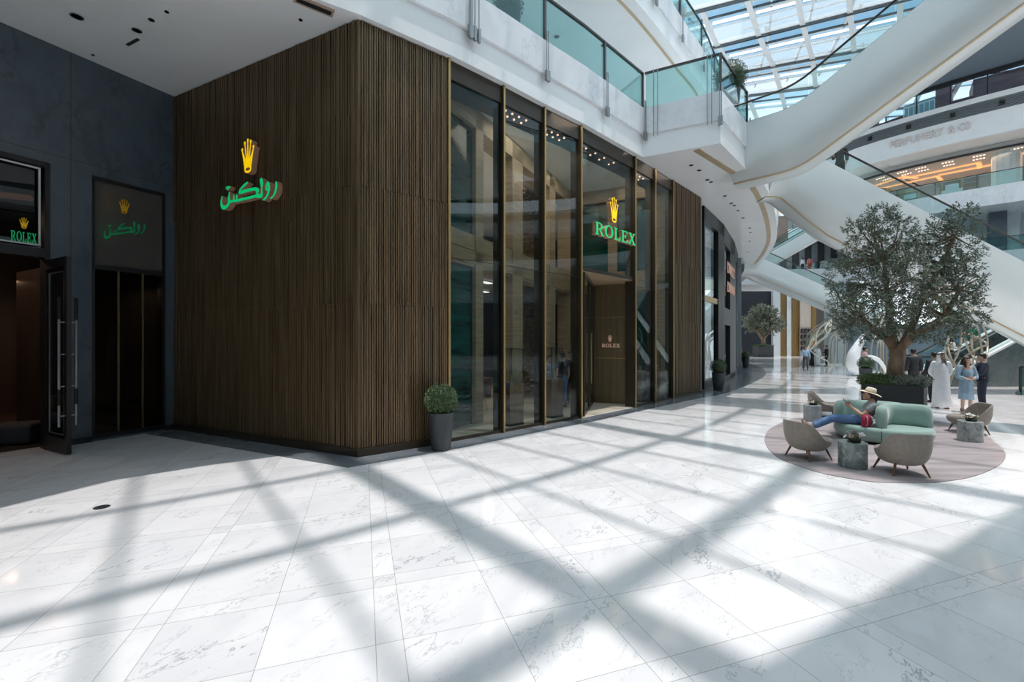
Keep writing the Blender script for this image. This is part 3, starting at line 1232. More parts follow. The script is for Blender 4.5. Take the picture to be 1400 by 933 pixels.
for outer, holes in AR:
    mb = MB().plate(outer, holes, on_wall, -lo * .12, 0, 1)
    mb.build('letter', [M_SIGNG, M_RETURN], sg)
cbase = on_wall(457, 440)
crown(sg, cbase, Vector((ld_.x, ld_.y, 0)), lo, .225, .12, M_SIGNY, M_RETURN)

# ------------------------------------------------------------------ stone wall at the left with its window and door
C0 = V2(CORNER)
WD = Vector((-.464, -.886)).normalized()
WN = Vector((.886, -.464)).normalized()          # into the hall


def wp(t, o=0.0):
    return C0 + WD * t + WN * o


mb = MB()
segs = [(-.3, .2, 0, SOF), (.2, 1.55, 5.69, SOF), (.2, 1.55, 0, .05), (1.55, 2.2, 0, SOF), (2.2, 4.9, 5.70, SOF), (4.9, 18, 0, SOF)]
for t0, t1, z0, z1 in segs:
    mb.prism([wp(t0), wp(t1), wp(t1, -.35), wp(t0, -.35)], z0, z1)
# recessed joints between the big slabs read as thin dark reveals
o = struct(mb.build('wall_left', M_DSTONE))
jn = MB()
for t in (1.88, 5.3, 7.0):
    jn.prism([wp(t, .002), wp(t + .008, .002), wp(t + .008, -.01), wp(t, -.01)], .1, SOF)
for z in (5.9,):
    jn.prism([wp(0, .002), wp(8, .002), wp(8, -.01), wp(0, -.01)], z, z + .008)
jn.build('joint', M_BLACK, o)
bb = MB()
for t0, t1 in ((-.1, .2), (1.55, 2.2), (4.9, 16)):
    bb.prism([wp(t0, .03), wp(t1, .03), wp(t1), wp(t0)], 0, .12)
struct(bb.build('baseboard_left', M_BLACK))
# window
fr = MB()
for t0, t1, z0, z1 in ((.2, .25, .05, 5.69), (1.5, 1.55, .05, 5.69), (.2, 1.55, 5.62, 5.69), (.2, 1.55, 3.70, 3.80), (.2, 1.55, .05, .14)):
    fr.prism([wp(t0, .01), wp(t1, .01), wp(t1, -.12), wp(t0, -.12)], z0, z1)
w9 = struct(fr.build('window_9', M_BLACK))
MB().prism([wp(.25, -.05), wp(1.5, -.05), wp(1.5, -.06), wp(.25, -.06)], .14, 3.7).build('pane', M_GLASSD, w9)
MB().prism([wp(.25, -.04), wp(1.5, -.04), wp(1.5, -.05), wp(.25, -.05)], 3.8, 5.62).build('blind_panel', mat('grey_back_painted_glass', (.085, .083, .075), .12, var=.06), w9)
mb = MB()
for t in (.62, 1.07):
    mb.prism([wp(t, -.02), wp(t + .035, -.02), wp(t + .035, -.07), wp(t, -.07)], .14, 3.7)
mb.build('mullion', mat('aged_brass_mullion', (.16, .12, .06), .4, .6), w9)
# faint lettering on the blind panel
sg = empty('window_sign', (0, 0, 0))
tag(sg, 'dim green Arabic name and golden crown on the grey panel of the left window', 'sign')
wu = Vector((-WD.x, -WD.y, 0))
wo3 = Vector((WN.x, WN.y, 0))
p = wp(.98, -.03)
for outer, holes in AR:
    mb = MB().plate(outer, holes, lambda a, b: Vector((p.x, p.y, 4.62)) + wu * ((a - 457) / 640 * .80) + Vector((0, 0, (680 - b - (a - 457) * -.16) / 640 * .80)), wo3 * .006, 0, 0)
    mb.build('letter', M_DIMG, sg)
crown(sg, Vector((p.x, p.y, 5.02)) + wo3 * .004, wu, wo3, .10, .006, M_DIMY, M_DIMY)
# doorway with transom
fr = MB()
for t0, t1, z0, z1 in ((2.2, 2.28, 0, 5.70), (4.82, 4.9, 0, 5.70), (2.2, 4.9, 5.60, 5.70), (2.2, 4.9, 3.80, 3.98)):
    fr.prism([wp(t0, .04), wp(t1, .04), wp(t1, -.2), wp(t0, -.2)], z0, z1)
d1 = struct(fr.build('door_1', M_BLACK))
st = MB()
for t0, t1, z0, z1 in ((2.34, 2.37, 4.02, 5.56), (2.34, 4.8, 5.53, 5.56), (2.34, 4.8, 4.02, 4.05)):
    st.prism([wp(t0, .05), wp(t1, .05), wp(t1, .03), wp(t0, .03)], z0, z1)
st.build('chrome_bead', M_STEEL, d1)
MB().prism([wp(2.28, -.05), wp(4.82, -.05), wp(4.82, -.06), wp(2.28, -.06)], 3.98, 5.6).build('pane', M_GLASSD, d1)
sg = empty('transom_sign', (0, 0, 0))
tag(sg, 'small green serif name and golden crown hung behind the left doorway transom', 'sign')
# leaf of the door, swung out into the hall
H0 = wp(2.26, .02)
ldir = WN
lf = MB()
Lw = 1.10
rz = math.atan2(ldir.y, ldir.x)
def lbox(m, s0, s1, z0, z1, t=.07, o=0.0, mi=0):
    a, b = H0 + ldir * s0, H0 + ldir * s1
    pr = Vector((-ldir.y, ldir.x))
    m.prism([a + pr * (o - t / 2), b + pr * (o - t / 2), b + pr * (o + t / 2), a + pr * (o + t / 2)], z0, z1, mi)
for s0, s1, z0, z1 in ((0, .12, .03, 3.74), (Lw - .12, Lw, .03, 3.74), (.12, Lw - .12, 3.56, 3.74), (.12, Lw - .12, .03, .28)):
    lbox(lf, s0, s1, z0, z1)
leaf = lf.build('door_leaf', M_BLACK, d1)
g_ = MB(); lbox(g_, .12, Lw - .12, .28, 3.56, .014)
g_.build('pane', M_GLASSD, leaf)
b_ = MB()
for s0, s1, z0, z1 in ((.2, .215, .36, 3.48), (Lw - .215, Lw - .2, .36, 3.48), (.2, Lw - .2, 3.465, 3.48), (.2, Lw - .2, .36, .375)):
    lbox(b_, s0, s1, z0, z1, .03)
b_.build('chrome_bead', M_STEEL, leaf)
for o in (-.12, .12):
    h_ = MB()
    pr = Vector((-ldir.y, ldir.x))
    q = H0 + ldir * (Lw - .06) + pr * o
    for z in (.75, 1.3, 1.9, 2.5):
        h_.tube([(q.x, q.y, z), tuple((H0 + ldir * (Lw - .06)).to_3d() + Vector((0, 0, z)))], .011, 6)
    h_.tube([(q.x, q.y, .55), (q.x, q.y, 2.95)], .022, 10)
    hd = h_.build('door_handle', M_STEEL, leaf)
    MB().tube([(q.x, q.y, .95), (q.x, q.y, 1.25)], .026, 10).build('grip', M_BLACK, hd)
    MB().tube([(q.x, q.y, 2.55), (q.x, q.y, 2.97)], .026, 10).build('grip', M_BLACK, hd)
# dark room behind
rm = MB()
rm.prism([wp(-.5, -.35), wp(8, -.35), wp(8, -7), wp(-.5, -7)], -.05, .01)
struct(rm.build('floor_left_room', mat('dark_timber_floor', (.05, .035, .025), .25, var=.3, scale=2, stretch=(1, 8, 1))))
rm = MB()
rm.prism([wp(-.5, -7), wp(8, -7), wp(8, -7.2), wp(-.5, -7.2)], 0, SOF)
rm.prism([wp(-.5, -.4), wp(-.4, -.4), wp(-.4, -7), wp(-.5, -7)], 0, SOF)
rm.prism([wp(8, -.4), wp(8.1, -.4), wp(8.1, -7), wp(8, -7)], 0, SOF)
rm.prism([wp(1.75, -.4), wp(1.85, -.4), wp(1.85, -3.2), wp(1.75, -3.2)], 0, 3.8)
struct(rm.build('wall_left_room', M_DARKROOM))
arealamp('lounge_lamp', (*wp(1.0, -3.2), 3.6), 1.6, 34, (1, .6, .35))
arealamp('lounge_lamp', (*wp(3.6, -3.5), 5.2), 1.6, 45, (1, .62, .4))
# transom letters
p = wp(2.72, -.035)
word(sg, 'ROLEX', Vector((p.x, p.y, 4.07)), wu, wo3, .19, .34, .01, lamp_mat('transom_green', (0, .45, .14), .25), M_DIMG)
p = wp(2.545, -.035)
crown(sg, Vector((p.x, p.y, 4.33)), wu, wo3, .066, .01, lamp_mat('transom_gold', (.6, .36, 0), .22), M_DIMY)
# copper light trough in the lounge
mb = MB().box((0, 0, 0), (2.4, .2, .08))
x = mb.build('light_trough', lamp_mat('copper_trough', (.8, .33, .15), .5), loc=(*wp(3.2, -1.6), 5.15), rz=.5)
tag(x, 'glowing copper light trough above the left doorway inside the dark lounge', 'lamp')

# ------------------------------------------------------------------ glass balustrades of the galleries
M_RAIL = mat('dark_handrail', (.05, .042, .038), .3, .6, var=.1)
M_POST = mat('bronze_grey_post', (.09, .088, .085), .35, .7, var=.1)
M_CLAMP = mat('grey_steel_clamp', (.30, .31, .31), .3, .85, var=.08)


def balustrade(path, z, posts, label, h=1.12, group=None, drop=.95, cat='balustrade', rods=()):
    t = empty('glass_balustrade', (path[0][0], path[0][1], z))
    tag(t, label, cat, group)
    off = Vector((-path[0][0], -path[0][1]))
    pth = [V2(p) + off for p in path]
    tot = length(pth)
    st = sorted([0.0] + [s for s in posts if 0 < s < tot] + [tot])
    for i in range(len(st) - 1):
        seg = [along(pth, st[i] + .03)[0]]
        acc = 0
        for k in range(len(pth) - 1):
            acc += (pth[k + 1] - pth[k]).length
            if st[i] + .1 < acc < st[i + 1] - .1:
                seg.append(pth[k + 1])
        seg.append(along(pth, st[i + 1] - .03)[0])
        MB().ring(seg, [-.02, -.02, h, h], [.008, -.008, -.008, .008]).build('glass_panel', M_GLASSB, t)
    MB().ring(pth, [h - .01, h + .045, h + .045, h - .01], [-.035, -.035, .035, .035]).build('handrail', M_RAIL, t)
    for s in posts:
        if not -.01 <= s <= tot + .01:
            continue
        p, d = along(pth, s)
        n = Vector((d.y, -d.x))
        rz = math.atan2(d.y, d.x)
        m = MB()
        c = p + n * .03
        m.box((c.x, c.y, h / 2 + .01), (.075, .05, h + .02), rz)
        o = m.build('post', M_POST, t)
        m = MB()
        c = p + n * .125
        for q in (-.03, .03):
            cc = c + d * q
            m.box((cc.x, cc.y, -drop / 2 + .1), (.018, .018, drop + .2), rz)
        m.build('hanger', M_CLAMP, o)
        m = MB().box((c.x, c.y, -drop + .02), (.13, .075, .26), rz)
        m.build('clamp', M_CLAMP, o)
    for s in rods:
        p, d = along(pth, s)
        n = Vector((d.y, -d.x))
        m = MB()
        for q in ((-.11, 0, .11) if len(rods) == 1 else (-.06, .06)):
            cc = p + d * q + n * .14
            m.tube([(cc.x, cc.y, h), (cc.x, cc.y, -drop - .05)], .012, 8)
            if len(rods) == 1:
                m.box((cc.x, cc.y, -drop), (.06, .06, .3), math.atan2(d.y, d.x))
        m.build('rod_hanger', M_CLAMP, t)
    return t


def near_s(path, pt):
    acc, best, bs = 0, 1e9, 0
    P = [V2(p) for p in path]
    for i in range(len(P) - 1):
        d = P[i + 1] - P[i]
        t = max(0, min(1, (V2(pt) - P[i]).dot(d) / d.length_squared))
        e = (P[i] + d * t - V2(pt)).length
        if e < best:
            best, bs = e, acc + t * d.length
        acc += d.length
    return bs


pa = [tuple(p) for p in inward(E1[6:13], .0)]
pa = pa[:6] + [tuple(V2(E1[12]) - (V2(E1[12]) - V2(E1[11])).normalized() * .05)]
posts = [near_s(pa, q) for q in ((-2.95, 8.0), (-1.03, 9.6), (.81, 11.1), (2.63, 12.85))] + [length(pa) - .02]
balustrade(pa, L1, posts, 'long glass balustrade with dark rail on the gallery straight above the shop windows', rods=[near_s(pa, (-.95, 9.65))])
pb = [tuple(V2(E1[12]) + (V2(E1[13]) - V2(E1[12])).normalized() * .06), E1[13], tuple(V2(E1[14]) - (V2(E1[14]) - V2(E1[13])).normalized() * .25)]
lb = length(pb)
s1 = (V2(E1[13]) - V2(pb[0])).length
balustrade(pb, L1, [s1, lb - .02], 'glass balustrade wrapping the projecting corner of the gallery beside the escalator landing', rods=[.35, s1 - .3])
pc = [p for p in E1[17:] if 20.7 < V2(p).y < 33]
balustrade(pc, L1, [i * 2.4 + .5 for i in range(13)], 'glass balustrade on the gallery edge beyond the escalator landings')
pd2 = [p for p in E2 if V2(p).y > 8]
tot = length(pd2)
balustrade(pd2, L2, [i * 2.55 + .4 for i in range(int(tot / 2.55))], 'glass balustrade on the highest curved gallery edge above the shop')
balustrade([LAND[0], LAND[1], LAND[2], (13.9, 7.76)], L2, [1 + 2.5 * i for i in range(9)], 'glass balustrade of the overhead landing where the rising escalator ends')

# ------------------------------------------------------------------ escalators
M_STEP = mat('ribbed_step_metal', (.16, .165, .17), .4, .7, var=.2, scale=8)
M_GLASSE = glass_mat('escalator_glass', (0.72, 0.86, 0.85), (.9, 1, 1), boost=1.3)


def escalator(path, lat, width, prof, label, strip=True, panels=2.2, gh=.68, clad=None, steps=True, depthk=None, nosteps=1):
    """path: near-side top edge in 3-D; lat: horizontal unit vector to the far side; prof: (lateral, drop) half profile."""
    t = empty('escalator', tuple(path[0]))
    tag(t, label, 'escalator')
    o = Vector(path[0])
    P = [Vector(p) - o for p in path]
    lat = Vector((lat[0], lat[1], 0)).normalized()
    full = prof + [(width - s, dz) for s, dz in reversed(prof)] + [(width - .12, -.28), (.12, -.28)]
    rings = []
    for i, p in enumerate(P):
        k = depthk[i] if depthk else 1
        rings.append([p + lat * s + Vector((0, 0, dz * (k if dz < -.3 else 1))) for s, dz in full])
    MB().loft(rings).build('body', clad or M_GLOSSW, t, smooth=35)
    if strip:
        s_, z_ = strip
        for side in (0, 1):
            if side:
                continue
            q = [p + lat * (s_ if side == 0 else width - s_) + Vector((0, 0, z_ * (depthk[i] if depthk else 1))) for i, p in enumerate(P)]
            MB().tube(q, .035, 6).build('inlay_strip', M_PALEGOLD, t)
    for side in (0, 1):
        q = [p + lat * (.06 if side == 0 else width - .06) for p in P]
        # glass in panels
        L_ = length(q)
        n = max(1, int(L_ / panels))
        for a in range(n):
            s0, s1 = L_ * a / n + .015, L_ * (a + 1) / n - .015
            pts = [along(q, s0)[0]]
            acc = 0
            for k in range(len(q) - 1):
                acc += (q[k + 1] - q[k]).length
                if s0 < acc < s1:
                    pts.append(q[k + 1])
            pts.append(along(q, s1)[0])
            m = MB()
            vs = [p + Vector((0, 0, -.05)) for p in pts] + [p + Vector((0, 0, gh)) for p in pts]
            k = len(pts)
            m.add(vs, [(i, i + 1, k + i + 1, k + i) for i in range(k - 1)])
            m.build('glass_panel', M_GLASSE, t)
        MB().tube([p + Vector((0, 0, gh + .03)) for p in q], .045, 8, flat=.7).build('handrail', M_RAIL, t)
        MB().tube([p + Vector((0, 0, .01)) for p in q], .03, 6).build('skirt_trim', M_POST, t)
    if steps:
        m = MB()
        hd = Vector((P[-1].x - P[0].x, P[-1].y - P[0].y, 0)).normalized()
        R = Matrix((hd, lat, Vector((0, 0, 1)))).transposed()
        hs = [(p - P[0]).dot(hd) for p in P]
        x = hs[0] + .3
        while x < hs[-1] - .3:
            i = max(k for k in range(len(hs) - 1) if hs[k] <= x)
            f = (x - hs[i]) / (hs[i + 1] - hs[i])
            c = P[i].lerp(P[i + 1], f) + lat * width / 2
            m.box((c.x, c.y, c.z - .46), (.4, width - .35, .28), rot=R)
            x += .4
        m.build('step_band', M_STEP, t)
    return t


# rising escalator above the shop entrance
ed = Vector((.7071, -.7071))
pts = []
for t in (-.6, 0, .5, .9, 1.15, 1.4, 1.65, 1.95, 2.4, 3.2, 5, 7, 9, 9.8, 10.3, 10.8, 11.4, 12.4):
    if t < 2.0:
        x = max(0, t - .9)
        z = .2885 * x * x / 1.0 if x < 1.0 else .577 * (x - .5)
    elif t < 10:
        z = .577 * (t - 1.4)
    else:
        z = min(L2 - L1, .577 * 8.6 + .4 * (t - 10))
    pts.append(Vector((8.09 + ed.x * t, 15.2 + ed.y * t, L1 + z)))
PROF1 = [(0, 0), (0, -1.02), (.03, -1.25), (.10, -1.48), (.22, -1.68), (.38, -1.82), (.5, -1.88), (.8, -1.93)]
escalator(pts, (.7071, .7071), 1.75, PROF1, 'white escalator rising from the gallery corner to the right across the skylight', strip=(.46, -1.87))
# falling escalator to the right of the tree top
pts = []
for x in (10.45, 10.8, 11.1, 11.4, 11.7, 12.0, 12.4, 13, 15, 20, 26, 29.4, 30, 30.6, 31.4):
    t = x - 12.0
    if t < -.6:
        z = 0
    elif t < .5:
        z = -.52 * (t + .6) ** 2 / 2.2
    else:
        z = -.52 * t - .03
    pts.append(Vector((x, 17.7 - .01 * (x - 10), max(.35, L1 + z))))
PROF2 = [(0, 0), (0, -1.35), (.05, -1.62), (.14, -1.86), (.28, -2.1), (.46, -2.28), (.62, -2.36), (.9, -2.42)]
dk = [.67, .67, .70, .80, .90, .99, 1.06] + [1.12] * 8
escalator(pts, (.02, 1), 1.9, PROF2, 'white escalator descending to the right behind the olive tree with a man riding it', strip=(.58, -2.35), depthk=dk, gh=.72)
# smaller pair further along the gallery
def line_path(a, b, ext0, ext1, flat0=1.2, flat1=0):
    a, b = Vector(a), Vector(b)
    d = b - a
    q = [a - d * ext0, a, a.lerp(b, .5), b, b + d * ext1]
    h = Vector((d.x, d.y, 0)).normalized()
    return [q[0] - h * flat0] + q + ([q[-1] + h * flat1] if flat1 else [])
a, b = D(1060.5, 341, 38), D(1128, 303, 38)
PROF3 = [(0, 0), (0, -.9), (.08, -1.15), (.25, -1.32), (.5, -1.38), (.8, -1.4)]
escalator(line_path(a, b, .15, .9, 1.5, 1.5), (0, 1), 2.2, PROF3, 'far white escalator rising to the right under the gold striped escalator', strip=(.5, -1.37), panels=3)
a, b = D(1060, 361, 35), D(1140, 397, 37)
escalator(line_path(a, b, .25, 1.1, 1.5, 0), (-.1, 1), 2.2, PROF3, 'far white escalator descending to the right behind the left side of the tree', strip=(.5, -1.37), panels=3)

# ground escalator among the strolling people
pts = []
for x in (19.3, 20.0, 20.5, 21, 22, 24, 28, 32, 36):
    z = .42 if x < 20.3 else .42 + max(0, .53 * (x - 20.6)) + (.03 if x > 20.3 else 0)
    pts.append(Vector((x, 20.8, z)))
M_GPANEL = veined('grey_green_marble', (.13, .16, .16), (.26, .29, .29), 1.0, .5, .18, cloud=.25)
PROFG = [(0, 0), (0, -.05)]
e5 = empty('escalator', (19.3, 20.8, 0))
tag(e5, 'ground floor escalator with bright steel decks rising right behind the chatting pair', 'escalator')
o = Vector((19.3, 20.8, 0))
P = [p - o for p in pts]
for yy, nm in ((0, 0), (1.7, 1)):
    m = MB()
    vs = []
    for p in P:
        for q, zz in ((0, 0), (.3, 0), (.3, p.z), (0, p.z)):
            vs.append((p.x, yy + q, zz))
    m.loft([vs[i:i + 4] for i in range(0, len(vs), 4)]).build('side_panel', M_GPANEL, e5)
    m = MB()
    m.loft([[(p.x, yy - .03, p.z), (p.x, yy + .42, p.z), (p.x, yy + .42, p.z + .1), (p.x, yy - .03, p.z + .1)] for p in P]).build('deck', mat('bright_steel_deck', (.86, .87, .87), .25, .1, var=.05), e5)
    q = [p + Vector((0, yy + .15, .1)) for p in P]
    m = MB()
    vs = q + [p + Vector((0, 0, .85)) for p in q]
    k = len(q)
    m.add(vs, [(i, i + 1, k + i + 1, k + i) for i in range(k - 1)]).build('glass_panel', M_GLASSE, e5)
    MB().tube([p + Vector((0, 0, .88)) for p in q], .045, 8).build('handrail', M_RAIL, e5)
m = MB()
for i in range(38):
    x = 20.6 + i * .4
    m.box((x - o.x, 1.0, .12 + .53 * i * .4), (.4, 1.35, .24))
m.build('step_band', M_STEP, e5)

# ------------------------------------------------------------------ far side of the hall
FE = [tuple(p) for p in smooth_path([(32.3, 51.8), (33.4, 48.4), (35.4, 42.8), (41.6, 36), (50, 30), (58, 20), (61, 2), (58, -15)], 4)]
def band(name, z0, z1, o0, o1, m, path=None):
    return struct(MB().ring(path or FE, [z0, z0, z1, z1], [o0, o1, o1, o0]).build(name, m))
band('ceiling_4', SOF, L1, 0, 12, M_FASCIA)
band('ceiling_5', L2S, L2, 0, 14, M_FASCIA)
band('ceiling_6', L3S + .12, L3S + .3, .1, 14, M_WHITE2)
band('wall_far_fascia', L3S, 21.5, 0, .3, M_WHITE)
lv = MB()
for i in range(7):
    z = 21.55 + i * .135
    lv.ring(FE, [z, z, z + .07, z + .07], [0, .25, .25, 0])
lv.ring(FE, [21.5, 21.5, 22.5, 22.5], [.2, .3, .3, .2])
lv_ = struct(lv.build('trim_30', mat('grey_louvre', (.21, .235, .245), .5, .2, var=.06)))
for i, s in enumerate([6 + 2.9 * k for k in range(12)]):
    p, d = along([V2(q) for q in FE], s)
    MB().box((p.x, p.y, 22.02), (.34, .12, .4), math.atan2(d.y, d.x)).lathe([(0, 0), (.12, 0), (.12, .1), (0, .1)], 12, (p.x - d.y * -.1, p.y - .1, 21.96)).build('vent_outlet', M_BLACK, lv_)
band('trim_31', 22.5, 22.95, -.05, 14, M_WHITE)
band('ceiling_7', 25.35, 25.6, -6.3, 1.6, mat('slate_grey_ceiling', (.165, .20, .235), .6, var=.04))
band('wall_clerestory_head', 25.05, 25.4, .7, 1.1, M_CHAR)
# clerestory windows
tot = length(FE)
s = 3.0
k = 40
while s < tot - 30:
    p, d = along([V2(q) for q in FE], s)
    p2, _ = along([V2(q) for q in FE], s + 2.3)
    n = Vector((-d.y, d.x))
    a, b = p + n * .9, p2 + n * .9
    fr = MB()
    fr.wall(a, a + d * .09, 22.9, 25.1, .14)
    fr.wall(a, b, 22.9, 23.0, .12)
    o = struct(fr.build('window_%d' % k, M_CHAR))
    MB().wall(a + d * .09, b, 23.0, 25.05, .012).build('pane', M_GLASSR, o)
    s += 2.3
    k += 1
# brown blocks of the neighbouring roofscape beyond the clerestory
M_TILE = mat('plum_brown_cladding', (.16, .10, .105), .5, var=.3, scale=.8, stretch=(.5, .5, 3))
M_TEALB = mat('teal_glass_block', (.25, .46, .50), .25, var=.08, scale=.5)


def fe_hit(px, o=0.0):
    """point of the far edge (moved o outwards) on the sight line of pixel column px"""
    k = (px - CX) / FPX
    Q = offset(FE, o)
    for i in range(len(Q) - 1):
        a, b = Q[i], Q[i + 1]
        fa, fb_ = a.x - k * a.y, b.x - k * b.y
        if fa * fb_ <= 0:
            return a.lerp(b, fa / (fa - fb_))


for (x0, x1, f, mt, lab) in ((1158, 1177.5, 1.2, M_TILE, 'tall plum clad block outside the farthest clerestory panes'), (1178, 1236, .2, M_TILE, 'long low plum parapet outside the left clerestory panes'),
                             (1236.5, 1278.5, .62, M_TEALB, 'teal glass roof block outside the middle clerestory panes'), (1279, 1301, 1.2, M_TILE, 'tall plum clad block right of the teal glass block'),
                             (1301.5, 1330, .18, M_TILE, 'low plum parapet between the two tall plum blocks'), (1330.5, 1440, .86, M_TILE, 'broad plum clad block outside the right clerestory panes')):
    a, b = fe_hit(x0, 3.2), fe_hit(x1, 3.2)
    d = (b - a).normalized()
    n = Vector((-d.y, d.x))
    z1 = 23.95 + 2.1 * f
    m = MB().prism([a, b, b + n * 2.5, a + n * 2.5], 21.5, z1)
    m.prism([a - n * .08, b - n * .08, b + n * 2.5, a + n * 2.5], z1, z1 + .1)
    x = m.build('roof_block', mt)
    tag(x, lab, 'building')
    if mt is M_TEALB:
        m = MB()
        for k in range(7):
            q = a.lerp(b, k / 6) - n * .3
            m.tube([(q.x, q.y, 23.5), (q.x, q.y, 25.0)], .03, 5)
        m.tube([(*(a - n * .3), 25.0), (*(b - n * .3), 25.0)], .035, 5)
        m.build('railing', M_WHITE, x)
struct(MB().ring(FE, [21.3, 21.3, 21.5, 21.5], [3, 8, 8, 3]).build('trim_33', M_CHAR))

# upper shop on the far side: open front, ceiling coves, fluted column
tt = [along([V2(q) for q in FE], q_) for q_ in (4, 10, 16, 22, 28, 34)]
M_SHOPW = mat('taupe_shop_wall', (.20, .16, .135), .5, var=.15, scale=.6)
band('wall_far_upper', L2, L3S + .2, 11.5, 11.8, M_SHOPW)
band('ceiling_8', L3S - .35, L3S + .1, 3.2, 13, mat('cream_shop_ceiling', (.55, .53, .51), .3, var=.05))
band('trim_32', L3S - .42, L3S - .28, 3.0, 3.3, M_CHAR)
for (q_, o1, w_, l_) in ((13.2, 6.5, .35, 5.5), (9.8, 8.3, .3, 5.0), (15.8, 8, .35, 4.5), (22.5, 6, .35, 4), (6.0, 6, .3, 4)):
    p, d = along([V2(q) for q in FE], q_)
    n = Vector((-d.y, d.x))
    c = p + n * o1
    m = MB()
    m.box((0, 0, 0), (l_, w_, .06)).box((l_ / 2, .9, 0), (w_, 2.0, .06))
    x = m.build('ceiling_cove_light', M_COVE, loc=(c.x, c.y, L3S - .40), rz=math.atan2(d.y, d.x))
    tag(x, 'amber cove light in the ceiling of the far upper shop', 'ceiling light', 'cove lights of the far upper shop')
for q_ in (6, 12, 18, 24):
    p, d = along([V2(q) for q in FE], q_)
    n = Vector((-d.y, d.x))
    c = p + n * 7
    arealamp('far_shop_lamp', (c.x, c.y, L3S - .6), 5, 110, (1, .72, .5))
sp_i = 0
for q_ in (7, 9.5, 11.5, 13.7, 16, 18.5):
    for o1 in (4.2, 5.2):
        p, d = along([V2(q) for q in FE], q_)
        n = Vector((-d.y, d.x))
        c = p + n * o1
        m = MB()
        for j in range(4):
            m.lathe([(0, 0), (.07, 0), (.07, .05), (0, .05)], 8, (j * .22, 0, 0))
        x = m.build('spot_cluster', lamp_mat('rosy_spot', (1, .75, .6), 1.5), loc=(c.x, c.y, L3S - .40), rz=math.atan2(d.y, d.x))
        tag(x, 'row of four small rosy spots in the far upper shop ceiling', 'spotlight', 'spot rows of the far upper shop')
# displays inside the upper shop
for i, (q_, o1, hh, lab) in enumerate(((8.5, 3.6, 2.3, 'dark display tower just inside the far upper shop'), (11.2, 3.4, 1.7, 'dark low display counter in the middle of the far upper shop'), (14.6, 3.0, 1.9, 'pale display stand near the column of the far upper shop'))):
    p, d = along([V2(q) for q in FE], q_)
    n = Vector((-d.y, d.x))
    c = p + n * o1
    t = empty('display_stand', (c.x, c.y, L2), math.atan2(d.y, d.x))
    tag(t, lab, 'display')
    MB().box((0, 0, hh * .25), (1.4, .6, hh * .5)).build('base', M_CHAR if i < 2 else M_WHITE, t)
    m = MB()
    for x in (-.66, .66):
        for y in (-.26, .26):
            m.box((x, y, hh * .75), (.04, .04, hh * .5))
    m.box((0, 0, hh), (1.4, .6, .05)).build('frame', M_BRASS, t)
    MB().box((0, 0, hh * .5 + .25), (.9, .35, .5)).build('goods', M_WHITE if i else M_SHOPW, t)


def column(px, d_, z0, z1, r, label):
    c = Vector(((px - CX) / FPX * d_, d_, 0))
    m = MB()
    n = 28
    prof = []
    for z in (z0, z1):
        prof.append([(c.x + r * (1 - .04 * (j % 2)) * math.cos(2 * PI * j / n), c.y + r * (1 - .04 * (j % 2)) * math.sin(2 * PI * j / n), z) for j in range(n)])
    m.loft(prof)
    return struct(m.build(label, mat('pale_fluted_marble', (.60, .655, .66), .3, var=.1, scale=.8)))


column(1376, 40, L2, L3S, .95, 'wall_column')
column(1374, 40, L1, L2S, .95, 'wall_column_lower')
# blue-grey pier and pale panels on the gallery below
p, d = along([V2(q) for q in FE], 13.5)
band('wall_far_middle', L1, L2S, 5.2, 5.5, mat('pale_grey_wall_panels', (.52, .54, .54), .4, var=.08, scale=.7, stretch=(3, 3, .1)))
m = MB()
for px, w in ((1363, 1.1),):
    c = D(px, 300, 39.5)
    m.box((c.x, c.y, (L1 + L2S) / 2), (w, 1.0, L2S - L1), -.7)
struct(m.build('wall_pier', mat('slate_blue_stone', (.085, .11, .135), .35, var=.12)))
# balustrades of the far side
fp = [V2(q) for q in FE]
cut = [p for p in fp if p.y > 22]
balustrade(list(reversed(cut)), L2, [1.5 + 2.6 * i for i in range(16)], 'glass balustrade in front of the far upper perfume shop', drop=.8)
balustrade(list(reversed(cut)), L1, [2.5 + 2.6 * i for i in range(16)], 'glass balustrade on the far gallery below the perfume shop', drop=.8)


def text_sign(txt, p, ux, size, width, depth, m, parent, name='letter', up=(0, 0, 1)):
    cu = bpy.data.curves.new('lettering', 'FONT')
    cu.body = txt
    cu.size = size
    cu.extrude = depth / 2
    ob = bpy.data.objects.new('lettering', cu)
    COL.objects.link(ob)
    bpy.context.view_layer.update()
    dg = bpy.context.evaluated_depsgraph_get()
    me = bpy.data.meshes.new_from_object(ob.evaluated_get(dg))
    bpy.data.objects.remove(ob)
    xs = [v.co.x for v in me.vertices]
    sx = width / (max(xs) - min(xs))
    u = Vector((ux[0], ux[1], 0)).normalized()
    w = u.cross(Vector(up))
    for v in me.vertices:
        c = v.co.copy()
        q = Vector(p) + u * ((c.x - min(xs)) * sx) + Vector(up) * c.y + w * c.z
        v.co = q
    me.materials.clear()
    me.materials.append(m)
    o = bpy.data.objects.new(name, me)
    COL.objects.link(o)
    o.parent = parent
    return o


ps = empty('shop_sign', (0, 0, 0))
tag(ps, 'pale rose capital letters on the white fascia above the far upper shop', 'sign')
M_PINK = mat('pale_rose_letters', (.74, .66, .62), .4, .1, var=.05)
words = [('PERFUMERY', 1217, 1290), ('&', 1297, 1306), ('CO', 1312, 1327)]
for w_, x0, x1 in words:
    a, b = fe_hit(x0), fe_hit(x1)
    u = (b - a)
    n = Vector((u.y, -u.x)).normalized()
    p = a + n * .12
    zb = 20.42
    text_sign(w_, (p.x, p.y, zb), (u.x, u.y), .98, u.length, .1, M_PINK, ps)

